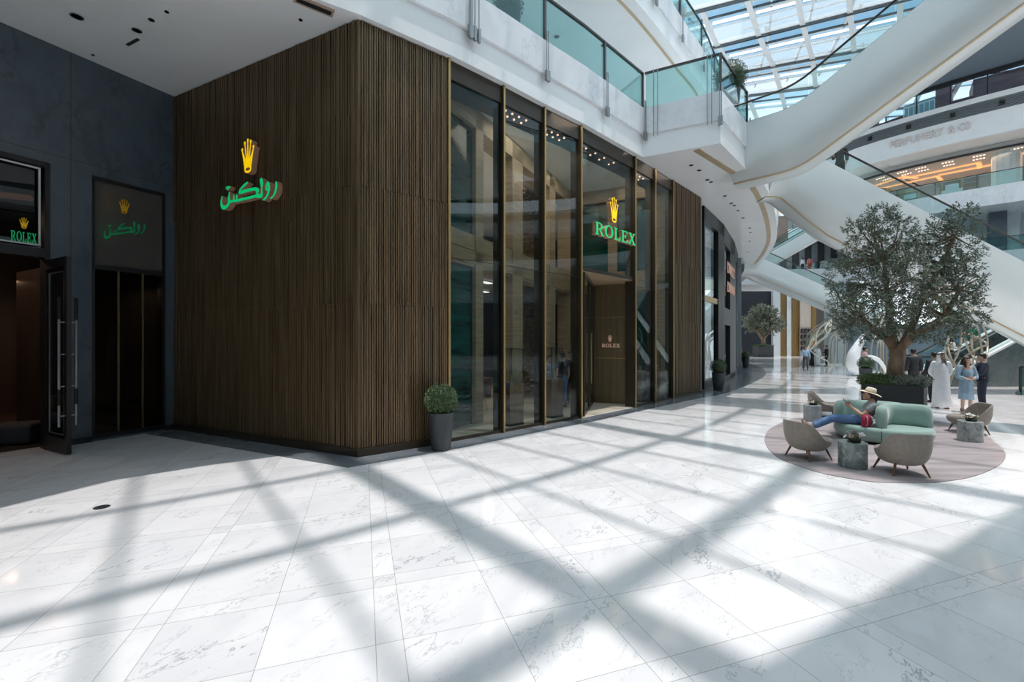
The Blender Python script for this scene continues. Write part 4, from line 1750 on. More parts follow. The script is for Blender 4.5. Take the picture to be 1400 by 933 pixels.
# ------------------------------------------------------------------ end of the hall
def fwall(name, px0, px1, d_, z0, z1, m, t=.3, extra=None):
    a, b = D(px0, CY, d_), D(px1, CY, d_)
    mb = MB().wall((a.x, a.y), (b.x, b.y), z0, z1, t, side=1)
    return struct(mb.build(name, m))
M_NAVY = mat('navy_hoarding', (.012, .018, .027), .75, var=.15)
M_GOLDP = mat('gold_ribbed_panel', (.15, .085, .016), .4, .3, var=.3, scale=2, stretch=(6, 6, .2))
M_COLM = veined('grey_white_marble_pier', (.55, .60, .62), (.35, .38, .4), .6, .4, .25)
fwall('wall_end_navy', 985, 1057, 63.5, 0, 9.6, M_NAVY)
fwall('wall_end_pier', 1057, 1067, 63, 0, 9.7, M_COLM, .6)
fwall('wall_end_gold', 1067, 1076, 63.4, 0, 9.7, M_GOLDP)
fwall('wall_end_panel', 1076, 1083, 63.3, 0, 9.7, M_COLM)
fwall('wall_end_gold_2', 1083, 1094, 63.2, 0, 9.7, M_GOLDP)
fwall('wall_end_shelves', 1094, 1110, 63.0, 0, 9.7, mat('sand_display_wall', (.40, .35, .29), .5, var=.1))
fwall('wall_end_gold_3', 1110, 1116, 62.9, 0, 9.7, M_GOLDP)
fwall('wall_end_dark', 1116, 1134, 62.9, 0, 9.7, M_DARKROOM)
fwall('wall_end_pier_2', 1134, 1157, 46, 0, SOF, M_COLM, .8)
fwall('wall_end_dark_2', 1157, 1172, 47, 0, SOF, mat('dark_brown_front', (.06, .035, .022), .4, var=.3))
fwall('wall_end_bulkhead', 985, 1134, 62.0, 9.2, 10.7, M_WHITE, .3)
fwall('wall_end_upper', 985, 1300, 70, 9.2, ZR, M_WHITE, .3)
M_SHELF = mat('dark_shelf', (.05, .04, .035), .5, var=.2)
for i in range(4):
    a, b = D(1095, CY, 62.8), D(1109, CY, 62.8)
    t = MB().box((0, 0, 0), ((b - a).x, .35, .08)).box((0, .14, -.1), ((b - a).x * .8, .22, .2))
    x = t.build('display_shelf', M_SHELF, loc=((a.x + b.x) / 2, 62.83, .9 + i * .85))
    tag(x, 'dark shelf with bags on the sand coloured wall at the far end of the hall', 'shelf', 'shelves at the far end of the hall')
    for j in range(3):
        m = MB().box((0, 0, .2), (.36, .2, .4)).tube([(-.1, 0, .4), (-.08, 0, .58), (.08, 0, .58), (.1, 0, .4)], .02, 5)
        y = m.build('handbag', M_BLACK, loc=((a.x + b.x) / 2 - .5 + .5 * j, 62.78, .94 + i * .85))
        tag(y, 'tiny dark bag on a shelf at the far end of the hall', 'bag', 'bags on the far shelves')
# grey-blue enclosure behind the tree and the ground escalator
a, b = D(1159, CY, 34), D(1420, CY, 30)
struct(MB().wall((a.x, a.y), (b.x, b.y), 0, 3.35, .3, side=1).build('wall_escalator_well', mat('blue_grey_panelled_wall', (.16, .205, .235), .3, var=.1, scale=.5)))
struct(MB().wall((a.x + 13, a.y + 6), (b.x + 14, b.y + 5), 0, SOF, .3, side=1).build('wall_far_ground', mat('green_lit_shop_wall', (.30, .36, .27), .5, var=.25, scale=.4)))
gp = MB()
for k in range(7):
    q = Vector((a.x + 14 + k * 3.2, a.y + 5.6, 0))
    gp.box((q.x, q.y, SOF / 2), (.5, .3, SOF))
struct(gp.build('wall_far_ground_piers', M_CHAR))
arealamp('ground_shop_lamp', (31, 37, 7.9), 9, 150, (.9, 1, .75))
struct(MB().ring([(35.9, 30.4), (48, 27), (56, 20), (58.5, 2), (56, -15.6)], [0, 0, SOF, SOF], [0, .3, .3, 0]).build('wall_right_ground', mat('dim_shopfront_stone', (.10, .115, .125), .35, var=.3, scale=.35, stretch=(1, 1, .3))))
bal = [tuple(D(1396, CY, 17.7).xy), tuple(D(1470, CY, 16.0).xy)]
balustrade(bal, 0.0, [0.0, 2.0], 'short glass balustrade with a dark rail at the right edge of the hall floor', drop=0.05, h=1.1)
# small far shop on the gallery, and its dark front
struct(MB().prism([V2((22.6, 47.2)), V2((37, 45.5)), V2((41, 53)), V2((25, 53))], SOF, L1).build('ceiling_9', M_WHITE))
c0, c1 = D(1052, CY, 52), D(1175, CY, 50)
struct(MB().wall((c0.x, c0.y), (c1.x, c1.y), L1, L2S, .3, side=1).build('wall_far_gallery', mat('dark_shopfront', (.05, .052, .055), .3, var=.2)))
for k in range(7):
    q = c0.lerp(c1, (k + .5) / 7)
    struct(MB().box((q.x, q.y - .15, (L1 + L2S) / 2), (.5, .3, L2S - L1)).build('trim_%d' % (50 + k), mat('grey_shopfront_frame', (.33, .35, .36), .4, .3)))
c0, c1 = D(1045, CY, 62), D(1120, CY, 60)
struct(MB().wall((c0.x, c0.y), (c1.x, c1.y), L2, L3S, .3, side=1).build('wall_far_brown', M_SHOPW))
mb = MB().box((0, 0, 0), (3.4, .3, .12))
x = mb.build('ceiling_cove_light', M_COVE, loc=tuple(D(1066, 290, 58)), rz=-.1)
tag(x, 'amber cove light of the small far shop left of the crossing escalators', 'ceiling light')
arealamp('far_gallery_lamp', tuple(D(1070, 285, 56)), 6, 90, (1, .75, .55))

# ------------------------------------------------------------------ neighbouring black framed shop
def nb(i, j, name, fins_):
    a, b = V2(FAC[i]), V2(FAC[j])
    d = (b - a).normalized()
    n = Vector((-d.y, d.x))
    Ln = (b - a).length
    m = MB()
    for s0, s1, z0, z1 in fins_:
        p, q = a + d * s0 * Ln, a + d * s1 * Ln
        m.prism([p, q, q + n * .35, p + n * .35], z0, z1)
    o = struct(m.build(name, M_BLACK))
    MB().wall(a + n * .12, b + n * .12, .3, 7.6, .015).build('pane', M_GLASS, o)
    return a, d, n, Ln, o


a, b = V2(FAC[8]), V2(FAC[9])
struct(MB().wall(a, a + (b - a).normalized() * .38, 0, SOF, .5, side=1).build('wall_pilaster', mat('steel_blue_pilaster', (.27, .33, .37), .3, .3, var=.06)))
a, d, n, Ln, o = nb(9, 10, 'window_20', [(0, .05, 0, SOF), (.70, 1, 0, SOF), (0, 1, 7.5, SOF), (0, 1, 0, .35)])
MB().wall(a + n * .08, a + d * Ln * .7 + n * .08, 3.95, 4.2, .1).build('brass_edge', M_BRASS, o)
MB().wall(a + n * .9, a + d * Ln * .7 + n * .9, 5.6, 5.72, .1).build('light_line', M_LEDW, o)
a2, d2, n2, Ln2, o = nb(10, 11, 'window_21', [(0, .06, 0, SOF), (.55, 1, 0, SOF), (0, 1, 7.2, SOF), (.06, .55, 3.0, 3.9), (0, 1, 0, .3)])
a3, d3, n3, Ln3, o = nb(11, 12, 'window_22', [(0, .3, 0, SOF), (.5, 1, 0, SOF), (0, 1, 7.2, SOF), (0, 1, 0, .3)])
m = MB()
q = V2(FAC[12])
m.box((q.x, q.y, 7.8 / 2), (.25, .4, 7.8), 1.1)
struct(m.build('trim_60', mat('steel_blue_pilaster2', (.27, .33, .37), .3, .3, var=.06)))
for i in range(12, 16):
    struct(MB().wall(FAC[i], FAC[i + 1], 0, SOF, .3, side=1).build('wall_far_shop', M_BLACK))
struct(MB().wall(V2(FAC[9]) + n * 6, V2(FAC[12]) + n3 * 6, 0, SOF, .2).build('wall_neighbour', mat('pale_blue_grey_interior', (.42, .47, .49), .5, var=.15, scale=.5)))
arealamp('neighbour_lamp', (*(V2(FAC[10]) + n * 3), 7.9), 4, 120, (.9, .97, 1))
# unreadable rosy lettering on the black front: short lit strokes in two lines
ns = empty('shop_sign', (0, 0, 0))
tag(ns, 'rosy lit lettering in two lines on the black shop front past the bronze walls', 'sign')
rnd = random.Random(12)
M_ROSEL = lamp_mat('rosy_lit_letters', (.75, .45, .36), .16)
bA = a2 + d2 * (Ln2 * .1) - n2 * .12
for line, (z, hgt) in enumerate(((5.75, .55), (4.75, .5))):
    s = 0
    for j in range(6):
        u3_ = Vector((d2.x, d2.y, 0))
        q = bA + d2 * s
        z_ = z
        pth = [Vector((q.x, q.y, z_)), Vector((q.x, q.y, z_ + hgt)) + u3_ * .1, Vector((q.x, q.y, z_ + hgt * .7)) + u3_ * .30, Vector((q.x, q.y, z_ + hgt * .12)) + u3_ * .40]
        if rnd.random() < .5:
            pth = [pth[2], pth[1], pth[0], pth[3]]
        MB().tube(smooth_path(pth, 4), .02, 6).build('letter', M_ROSEL, ns)
        s += .56

# ------------------------------------------------------------------ plants
def leaf_mat(name, dark, light, scale=30.0):
    m = bpy.data.materials.new(name)
    m.use_nodes = True
    nt = m.node_tree
    N, L = nt.nodes.new, nt.links.new
    bs = nt.nodes['Principled BSDF']
    tc = N('ShaderNodeTexCoord')
    nz = N('ShaderNodeTexNoise')
    nz.inputs['Scale'].default_value = scale
    nz.inputs['Detail'].default_value = 2
    rp = N('ShaderNodeValToRGB')
    rp.color_ramp.elements[0].position = .36
    rp.color_ramp.elements[0].color = (*dark, 1)
    rp.color_ramp.elements[1].position = .64
    rp.color_ramp.elements[1].color = (*light, 1)
    L(tc.outputs['Object'], nz.inputs['Vector'])
    L(nz.outputs['Fac'], rp.inputs[0])
    L(rp.outputs[0], bs.inputs['Base Color'])
    bs.inputs['Roughness'].default_value = .5
    MATS[name] = m
    return m


M_OLIVE = leaf_mat('olive_leaves', (.055, .078, .05), (.27, .315, .235), 22)
M_BOX = leaf_mat('box_leaves', (.035, .075, .025), (.20, .28, .13), 40)
M_BOXD = leaf_mat('dark_box_leaves', (.02, .045, .018), (.07, .12, .045), 40)
M_FERN = leaf_mat('fern_leaves', (.04, .09, .022), (.19, .28, .12), 16)
M_SAGE = leaf_mat('sage_leaves', (.10, .14, .11), (.32, .38, .32), 16)
M_BARK = mat('olive_bark', (.23, .16, .105), .85, var=.45, scale=7, stretch=(1, 1, .3), bump=.6, bscale=30)
M_SOIL = mat('dark_soil', (.02, .016, .012), .9, var=.3, scale=20)
M_POT = mat('charcoal_pot', (.036, .042, .047), .5, var=.15, scale=4, stretch=(.3, .3, 14), bump=.12)


def rdir(r):
    while True:
        v = Vector((r.uniform(-1, 1), r.uniform(-1, 1), r.uniform(-1, 1)))
        if .05 < v.length < 1:
            return v.normalized()


def add_leaf(vs, fs, p, d, l, w, r):
    t = rdir(r)
    s = d.cross(t)
    if s.length < 1e-3:
        s = Vector((1, 0, 0))
    s.normalize()
    n = s.cross(d).normalized() * (l * .12)
    i = len(vs)
    vs.extend([p, p + d * l * .5 + s * w * .5 + n, p + d * l, p + d * l * .5 - s * w * .5 + n])
    fs.append((i, i + 1, i + 2, i + 3))


def leaf_cloud(blobs, n, r, ll=.075, lw=.024, per=16, twig=.22, shell=.55, tw=None):
    vs, fs = [], []
    wts = [b[1].x * b[1].y * b[1].z for b in blobs]
    wts = [w ** .67 for w in wts]
    tips = []
    for _ in range(n // per):
        b = r.choices(blobs, wts)[0]
        u = rdir(r) * (shell + (1 - shell) * r.random() ** .6 + r.uniform(-.05, .12))
        p = b[0] + Vector((u.x * b[1].x, u.y * b[1].y, u.z * b[1].z))
        d = (u.normalized() + rdir(r) * .8 + Vector((0, 0, .15))).normalized()
        tips.append((p, d))
        for k in range(per):
            q = p + d * (twig * k / per)
            ld2 = (d * .7 + rdir(r)).normalized()
            add_leaf(vs, fs, q, ld2, ll * r.uniform(.7, 1.2), lw * r.uniform(.8, 1.2), r)
    return vs, fs, tips


def topiary(loc, label, s=1.0, group=None, mat_=None, seed=1, n=2600, pot_h=.74, br=.30):
    t = empty('potted_topiary', loc)
    tag(t, label, 'potted plant', group)
    h, rt, rb = pot_h * s, .265 * s, .185 * s
    m = MB().lathe([(0, .0), (rb * .95, 0), (rb, .015), (rb + (rt - rb) * .5, h * .5), (rt - .005, h - .02), (rt, h), (rt - .03 * s, h), (rt - .045 * s, h - .05), (0, h - .05)], 32)
    m.build('pot', M_POT, t, smooth=40)
    MB().lathe([(0, 0), (rt - .05 * s, 0), (0, .02)], 20, (0, 0, h - .045)).build('soil', M_SOIL, t)
    r = random.Random(seed)
    R = br * s
    c = Vector((0, 0, h + R * .78))
    core = MB().ball(c, (R * .86, R * .86, R * .86), seg=16, rings=10)
    core.tube([(0, 0, h - .05), (0, 0, h + .2)], .02, 6)
    vs, fs = [], []
    for _ in range(n):
        u = rdir(r)
        p = c + u * R * r.uniform(.84, 1.04)
        d = (u + rdir(r) * .9).normalized()
        add_leaf(vs, fs, p, d, .045 * s * r.uniform(.8, 1.3), .02 * s, r)
    core.add(vs, fs, 1)
    core.build('foliage', [M_BOXD, mat_ or M_BOX], t, recalc=False)
    return t


topiary(G(603, 615).xy.to_3d() + Vector((0, 0, .006)), 'clipped box ball in a tall charcoal pot before the bronze corner', seed=2)
topiary((8.98, 19.25, .006), 'clipped box ball in a charcoal pot at the end of the bronze panel', seed=3, s=1.05, n=1500, mat_=M_BOXD)
topiary((18.65, 35.3, .006), 'distant clipped ball in a charcoal pot by the far black shopfront', seed=4, s=1.08, n=900, mat_=M_BOXD)
topiary((17.5, 21.9, .0), 'clipped ball in a charcoal pot standing left behind the olive tree planter', seed=5, s=1.08, n=1200, mat_=M_BOXD)
p = D(994, 160, 14.9)
topiary((p.x + .1, p.y, L1), 'clipped bush in a pot on the gallery corner behind the glass', seed=6, s=1.25, n=1500, mat_=M_BOXD, br=.42)
topiary((-.1, 11.5, L1), 'potted bush on the first gallery behind the long glass balustrade', seed=7, s=1.25, n=900, mat_=M_BOXD)
p = D(940, 60, 19.0)
topiary((7.1, 19.0, L2), 'potted bush on the highest gallery behind its glass', seed=8, s=1.15, n=900, mat_=M_BOXD)


def olive(loc, rz, planter, blobs, trunk, label, seed, nleaf, ll, lw, shrub=True, twig=.22, per=14):
    """planter: (w, d, h); trunk: list of (path, radii) in local space above the floor."""
    t = empty('potted_olive_tree', loc, rz)
    tag(t, label, 'tree')
    w, d, h = planter
    m = MB()
    th = .05
    m.box((0, -d / 2 + th / 2, h / 2), (w, th, h)).box((0, d / 2 - th / 2, h / 2), (w, th, h))
    m.box((-w / 2 + th / 2, 0, h / 2), (th, d - 2 * th, h)).box((w / 2 - th / 2, 0, h / 2), (th, d - 2 * th, h))
    m.box((0, 0, h * .05), (w - .02, d - .02, .06))
    o = m.build('planter', mat('charcoal_planter', (.032, .037, .041), .55, var=.12, scale=2), t)
    bevel(o, .012, 2)
    MB().box((0, 0, h - .08), (w - 2 * th, d - 2 * th, .06)).build('soil', M_SOIL, t)
    r = random.Random(seed)
    m = MB()
    for pth, rad in trunk:
        q = smooth_path(pth, 5)
        rr = [rad[min(int(i / 5), len(rad) - 1)] * (1 - (i / 5 % 1)) + rad[min(int(i / 5) + 1, len(rad) - 1)] * (i / 5 % 1) for i in range(len(q))]
        rr = [x * r.uniform(.9, 1.1) for x in rr]
        m.tube(q, rr, 10)
    vs, fs, tips = leaf_cloud(blobs, nleaf, r, ll, lw, per, twig)
    # thin boughs from the forks into the crown
    forks = [Vector(pth[-1]) for pth, rad in trunk[1:]] + [Vector(pth[-2]) for pth, rad in trunk[1:]]
    for p, d_ in r.sample(tips, min(150, len(tips))):
        f = min(forks, key=lambda q: (q - p).length)
        mid = f.lerp(p, .5) + rdir(r) * .12 * (p - f).length
        m.tube(smooth_path([f, mid, p], 3), [.028 * ll / .075, .022 * ll / .075, .02 * ll / .075, .016 * ll / .075, .012 * ll / .075, .008 * ll / .075, .006 * ll / .075], 5)
    m.build('trunk', M_BARK, t, smooth=60)
    me = MB().add(vs, fs).build('foliage', M_OLIVE, t, recalc=False)
    if shrub:
        for nm, mt, cx, rx in (('fern', M_FERN, -w * .25, w * .27), ('sage', M_SAGE, w * .27, w * .24)):
            vs, fs = [], []
            for _ in range(900):
                b = Vector((cx + r.uniform(-rx, rx), r.uniform(-d * .46, d * .46), h - .05))
                dd_ = (Vector((r.uniform(-.8, .8), r.uniform(-.8, .8), 1.0))).normalized()
                L_ = r.uniform(.14, .34)
                for k in range(6):
                    add_leaf(vs, fs, b + dd_ * L_ * k / 6, (dd_ + rdir(r) * .8).normalized(), .09, .03, r)
            MB().add(vs, fs).build('underplanting', mt, t, recalc=False)
    return t


TC = Vector((10.78, 12.48))
TA = math.atan2(-.722, .690)      # along the planter front, to the right as seen
ur = Vector((math.cos(TA), math.sin(TA)))
KX, KZ = 1 / 63.8, 12.5 / FPX


def tl(px, py, dep=0.0):
    """local point of the tree from its place in the crown (x to the right, y away)"""
    return Vector(((px - 1222) * KX, dep, CAMZ + (CY - py) * KZ))


r = random.Random(11)
bl = []
for (x, y, a, b, dep) in ((1205, 332, 42, 46, .1), (1206, 298, 20, 18, 0), (1180, 318, 24, 22, -.3), (1296, 345, 34, 40, .2), (1302, 312, 20, 15, .1), (1278, 330, 20, 18, .2), (1166, 385, 40, 48, -.2), (1240, 385, 52, 52, .0), (1292, 405, 40, 42, .3), (1195, 428, 52, 34, -.5), (1262, 438, 50, 28, -.4), (1148, 428, 24, 24, .2), (1318, 428, 17, 24, .1),
                        (1232, 345, 30, 28, -.5), (1240, 400, 40, 40, -.9), (1195, 375, 40, 42, .9), (1265, 370, 40, 42, .9), (1142, 375, 18, 26, .1), (1312, 380, 20, 24, -.1), (1172, 452, 34, 15, -.2), (1290, 455, 26, 13, -.2)):
    bl.append((tl(x, y, dep), Vector((a * KX, max(a * KX, .5) * .9, b * KZ))))
trunk = [
    ([(.05, 0, .86), (.02, .0, 1.25), (.06, .02, 1.7), (.05, .02, 1.95)], [.22, .185, .18, .17]),
    ([(.05, .02, 1.85), (-.12, 0, 2.15), (-.42, -.1, 2.45), (-.75, -.15, 2.85)], [.13, .115, .09, .05]),
    ([(.02, .02, 1.85), (-.05, .1, 2.3), (-.12, .2, 2.9), (-.18, .2, 3.6), (-.25, .15, 4.5)], [.13, .11, .085, .06, .03]),
    ([(.08, .0, 1.85), (.32, -.05, 2.2), (.62, -.05, 2.45), (1.0, .0, 2.8), (1.3, .1, 3.5)], [.14, .12, .10, .07, .04]),
    ([(.2, .0, 2.05), (.38, .15, 2.6), (.55, .3, 3.3), (.95, .2, 4.2), (1.2, .2, 4.9)], [.11, .1, .08, .05, .03]),
]
olive((TC.x, TC.y, .012), TA, (1.30, 1.30, .94), bl, trunk, 'large olive tree in a square charcoal planter behind the mint sofa', 21, 37000, .084, .025)
# far tree
bl2 = []
r = random.Random(31)
for (x, y, z, a) in ((0, 0, 5.6, 1.5), (-1.2, 0, 4.6, 1.3), (1.2, .2, 4.7, 1.3), (.2, -.8, 4.4, 1.5), (-.9, -.3, 5.9, .8), (1.0, .1, 5.9, .9), (0, 0, 6.4, .7), (-1.9, 0, 4.1, .7), (1.9, 0, 4.2, .7), (0, .9, 4.6, 1.3)):
    bl2.append((Vector((x, y, z)), Vector((a, a, a * .8))))
trunk2 = [([(0, 0, 1.3), (.1, 0, 1.9), (0, 0, 2.4)], [.3, .25, .23]),
          ([(0, 0, 2.3), (-.4, 0, 2.9), (-.9, 0, 3.6)], [.2, .16, .1]),
          ([(0, 0, 2.3), (.4, 0, 2.9), (.9, 0, 3.7)], [.2, .16, .1]),
          ([(0, 0, 2.3), (0, .2, 3.2), (0, .1, 4.4)], [.18, .14, .1])]
olive((33.9, 59.8, 0), .0, (2.0, 1.6, 1.4), bl2, trunk2, 'smaller rounded olive tree in a grey planter at the far navy wall', 41, 9000, .26, .10, twig=.5)

# ------------------------------------------------------------------ lounge island
rugp = [(1045, 602.7), (1047, 594), (1052.3, 587.4), (1063.4, 581.1), (1081.5, 574.1), (1105, 570.3), (1140, 568.3), (1180, 568.3), (1225, 570.5), (1262, 574), (1293.6, 578.3), (1325, 587), (1352, 599), (1360.4, 605.5), (1370.2, 613.8), (1374.9, 623.6), (1370.2, 633.3), (1356.3, 642.4), (1335.4, 650.7), (1314.5, 655.9), (1288, 659.4), (1265.7, 660.9), (1220, 660.9), (1190.2, 659.4), (1155.4, 654.2), (1127.5, 648.7), (1106.6, 643.1), (1081.5, 634), (1064.8, 627.1), (1050.9, 615.2)]
rp_ = [G(x, y).xy for x, y in rugp]
rp_ = smooth_path(rp_ + [rp_[0]], 3)[:-1]
rug = MB().prism(rp_, 0.0, .012).build('rug', mat('mauve_grey_rug', (.31, .275, .28), .95, var=.22, scale=1.6, stretch=(.5, 3.2, 1), bump=.3, bscale=90))
tag(rug, 'large rounded mauve grey rug under the mint sofa and armchairs', 'rug')

M_TAUPE = mat('taupe_wool', (.255, .222, .188), .85, var=.12, scale=18, bump=.15, bscale=160, sheen=.2)
M_WALNUT = mat('walnut_leg', (.16, .075, .035), .4, var=.2, scale=6, stretch=(1, 1, .2))
M_MINT = mat('mint_velvet', (.245, .365, .325), .8, var=.06, scale=2.5, sheen=.5)


def armchair(loc, ang, label):
    t = empty('armchair', (loc[0], loc[1], .012), ang - PI / 2)
    tag(t, label, 'armchair', None)
    # bucket shell: outer and inner skins over an angle sweep; front is +Y
    n = 33
    A = math.radians(118)
    rings_o, rings_i = [], []
    def rim(a):
        k = abs(a) / A
        f = 0.5 + .5 * math.cos(PI * min(1, max(0, (k - .33) / .55)))
        return .37 + .32 * f
    K = 7
    out, inn = [], []
    for i in range(n):
        a = -A + 2 * A * i / (n - 1)
        sx, sy = math.sin(a), -math.cos(a)
        q_ = (abs(sx) ** 2.5 + abs(sy) ** 2.5) ** (-1 / 2.5)
        sx, sy = sx * q_, sy * q_
        zt = rim(a)
        co, cin = [], []
        for j in range(K):
            u = j / (K - 1)
            z = .175 + (zt - .175) * u
            k = .70 + .30 * min(1, ((z - .175) / .25)) ** .5 + .05 * max(0, z - .45) / .3
            rx, ry = .345 * k, .36 * k
            co.append(Vector((sx * rx, sy * ry + .02, z)))
            kk = k - .085 - .03 * (1 - u)
            cin.append(Vector((sx * .345 * kk, sy * .36 * kk + .02, max(z, .20) - (.0 if j < K - 1 else -.012))))
        out.append(co)
        inn.append(cin)
    rings = [out[i] + list(reversed(inn[i])) for i in range(n)]
    m = MB().loft(rings)
    # floor of the bucket
    base = []
    for z, k in ((.155, .55), (.175, .70), (.215, .78)):
        base.append([Vector((.345 * k * math.cos(2 * PI * j / 28), .36 * k * math.sin(2 * PI * j / 28) * (1.12 if math.sin(2 * PI * j / 28) > 0 else 1) + .03, z)) for j in range(28)])
    m.loft(base)
    o = m.build('shell', M_TAUPE, t, smooth=70)
    sub = o.modifiers.new('s', 'SUBSURF')
    sub.levels = 1
    sub.render_levels = 1
    seat = []
    for z, k in ((.20, .74), (.25, .90), (.32, .96), (.365, .93), (.39, .80), (.395, .4)):
        row = []
        for j in range(32):
            a = 2 * PI * j / 32
            ca, sa = math.cos(a), math.sin(a)
            p_ = 2.8
            q = (abs(ca) ** p_ + abs(sa) ** p_) ** (-1 / p_)
            row.append(Vector((.29 * k * ca * q, .33 * k * sa * q + .085, z)))
        seat.append(row)
    MB().loft(seat).build('seat_cushion', M_TAUPE, t, smooth=70)
    for sx, sy in ((-1, -1), (1, -1), (-1, 1), (1, 1)):
        m = MB().tube([(sx * .17, sy * .17 + .03, .25), (sx * .255, sy * .25 + .03, 0)], [.022, .012], 10)
        m.build('leg', M_WALNUT, t, smooth=60)
    return t


armchair((5.39, 8.09), math.radians(14), 'taupe armchair left of the nearest marble table, turned towards the mint sofa')
armchair((6.31, 7.16), math.radians(80), 'taupe armchair nearest the viewer, its rounded back to the hall')
armchair((8.80, 12.55), math.radians(-34), 'taupe armchair at the far left of the rug behind the pale marble table')
armchair((10.72, 10.35), math.radians(160), 'taupe armchair at the right side of the rug, facing left beside a grey marble table')

M_MARB = [veined('green_grey_marble', (.20, .25, .235), (.50, .54, .52), 4.5, .7, .2, cloud=.5, dens=.06),
          veined('pale_grey_marble', (.36, .40, .41), (.22, .25, .26), 3.5, .6, .2, cloud=.3, dens=.05),
          veined('dark_veined_marble', (.40, .43, .42), (.08, .10, .10), 4.0, .85, .2, cloud=.3, dens=.09)]
M_PETAL = mat('white_petals', (.78, .75, .74), .6, var=.1, scale=30)
M_PINKP = mat('dusky_pink_petals', (.42, .26, .25), .6, var=.25, scale=30)


def side_table(loc, m_, label, flabel, seed, r_=.205, h=.425):
    t = MB().lathe([(0, 0), (r_ - .006, 0), (r_, .006), (r_, h - .006), (r_ - .006, h), (0, h)], 48).build('side_table', m_, loc=(loc[0], loc[1], .012), smooth=40)
    tag(t, label, 'side table')
    f = empty('flower_arrangement', (loc[0] + .02, loc[1] - .01, .012 + h))
    tag(f, flabel, 'flowers')
    MB().lathe([(0, 0), (.085, 0), (.10, .05), (.095, .055), (0, .05)], 20).build('bowl', M_BLACK, f, smooth=40)
    r = random.Random(seed)
    vs, fs = [], []
    for _ in range(60):
        add_leaf(vs, fs, Vector((r.uniform(-.07, .07), r.uniform(-.07, .07), .05)), (rdir(r) * .8 + Vector((0, 0, .5))).normalized(), r.uniform(.06, .12), .03, r)
    MB().add(vs, fs).build('leaves', M_FERN, f, recalc=False)
    pts = []
    for k in range(11):
        a = r.uniform(0, 2 * PI)
        rr = r.uniform(.02, .13)
        c = Vector((math.cos(a) * rr, math.sin(a) * rr, r.uniform(.07, .15)))
        m = MB()
        ax = (Vector((math.cos(a), math.sin(a), 1.2)) + rdir(r) * .4).normalized()
        s_ = ax.cross(Vector((0, 0, 1)))
        s_.normalize()
        w_ = s_.cross(ax)
        for q in range(5):
            b_ = 2 * PI * q / 5
            dd_ = (s_ * math.cos(b_) + w_ * math.sin(b_)) + ax * .35
            dd_.normalize()
            sd = dd_.cross(ax).normalized() * .018
            m.add([c, c + dd_ * .025 + sd, c + dd_ * .052, c + dd_ * .025 - sd, c + ax * .012], [(0, 1, 2), (0, 2, 3), (0, 3, 4), (0, 4, 1)])
        m.tube([(0, 0, .04), tuple(c)], .003, 4)
        m.build('blossom', M_PETAL if k % 3 else M_PINKP, f, recalc=False)
    return t


side_table((5.79, 7.52), M_MARB[0], 'green marble drum table between the two nearest armchairs', 'white blossoms in a dark bowl on the green marble table nearest the viewer', 3)
side_table((8.05, 11.86), M_MARB[1], 'pale grey marble drum table before the far left armchair', 'white blossoms in a dark bowl on the pale grey far left table', 4)
side_table((9.81, 9.48), M_MARB[2], 'dark veined marble drum table before the right armchair', 'white and pink blossoms in a dark bowl on the dark veined right table', 5)

# sofa
SC = Vector((8.02, 9.60, .012))
sofa = empty('sofa', SC, math.atan2(-.641, .767))      # local x to the right as seen, y away
tag(sofa, 'round mint velvet sofa with curved backs in the middle of the rug', 'sofa')


def pill(mb, path, w, z0, z1, rnd=.07, mi=0):
    """Upright cushion along a path with rounded top and ends."""
    path = smooth_path(path, 6)
    L_ = length(path)
    rings = []
    N_ = 16
    acc = 0
    for i, p in enumerate(path):
        if i:
            acc += (path[i] - path[i - 1]).length
        e = min(acc, L_ - acc)
        k = math.sqrt(max(0, 1 - (1 - min(1, e / (w * .5 + .02))) ** 2))
        k = max(k, .12)
        nrm = normal2(path, i)
        ring_ = []
        top = z1 - (1 - k) * .18
        for j in range(N_):
            a = 2 * PI * j / N_
            ca, sa = math.cos(a), math.sin(a)
            pw = 3.2
            q = (abs(ca) ** pw + abs(sa) ** pw) ** (-1 / pw)
            o_ = ca * q * w / 2 * (k * .8 + .2 if k < 1 else 1)
            z = (z0 + top) / 2 + sa * q * (top - z0) / 2
            ring_.append((p.x + nrm.x * o_, p.y + nrm.y * o_, z))
        rings.append(ring_)
    mb.loft(rings, mi)
    return mb


def puck(mb, cx, cy, rx, ry, z0, z1, half=None):
    rings = []
    for z, k in ((z0, .90), (z0 + .03, .95), ((z0 + z1) / 2, 1.0), (z1 - .07, 1.0), (z1 - .025, .985), (z1 - .004, .95), (z1, .88), (z1, .3)):
        row = []
        n = 40
        if half is None:
            for j in range(n):
                a = 2 * PI * j / n
                row.append((cx + rx * k * math.cos(a), cy + ry * k * math.sin(a), z))
        else:
            for j in range(n):
                a = half + PI * j / (n - 1) if j < n else 0
                row.append((cx + rx * k * math.cos(a), cy + ry * k * math.sin(a), z))
        rings.append(row)
    return mb.loft(rings)


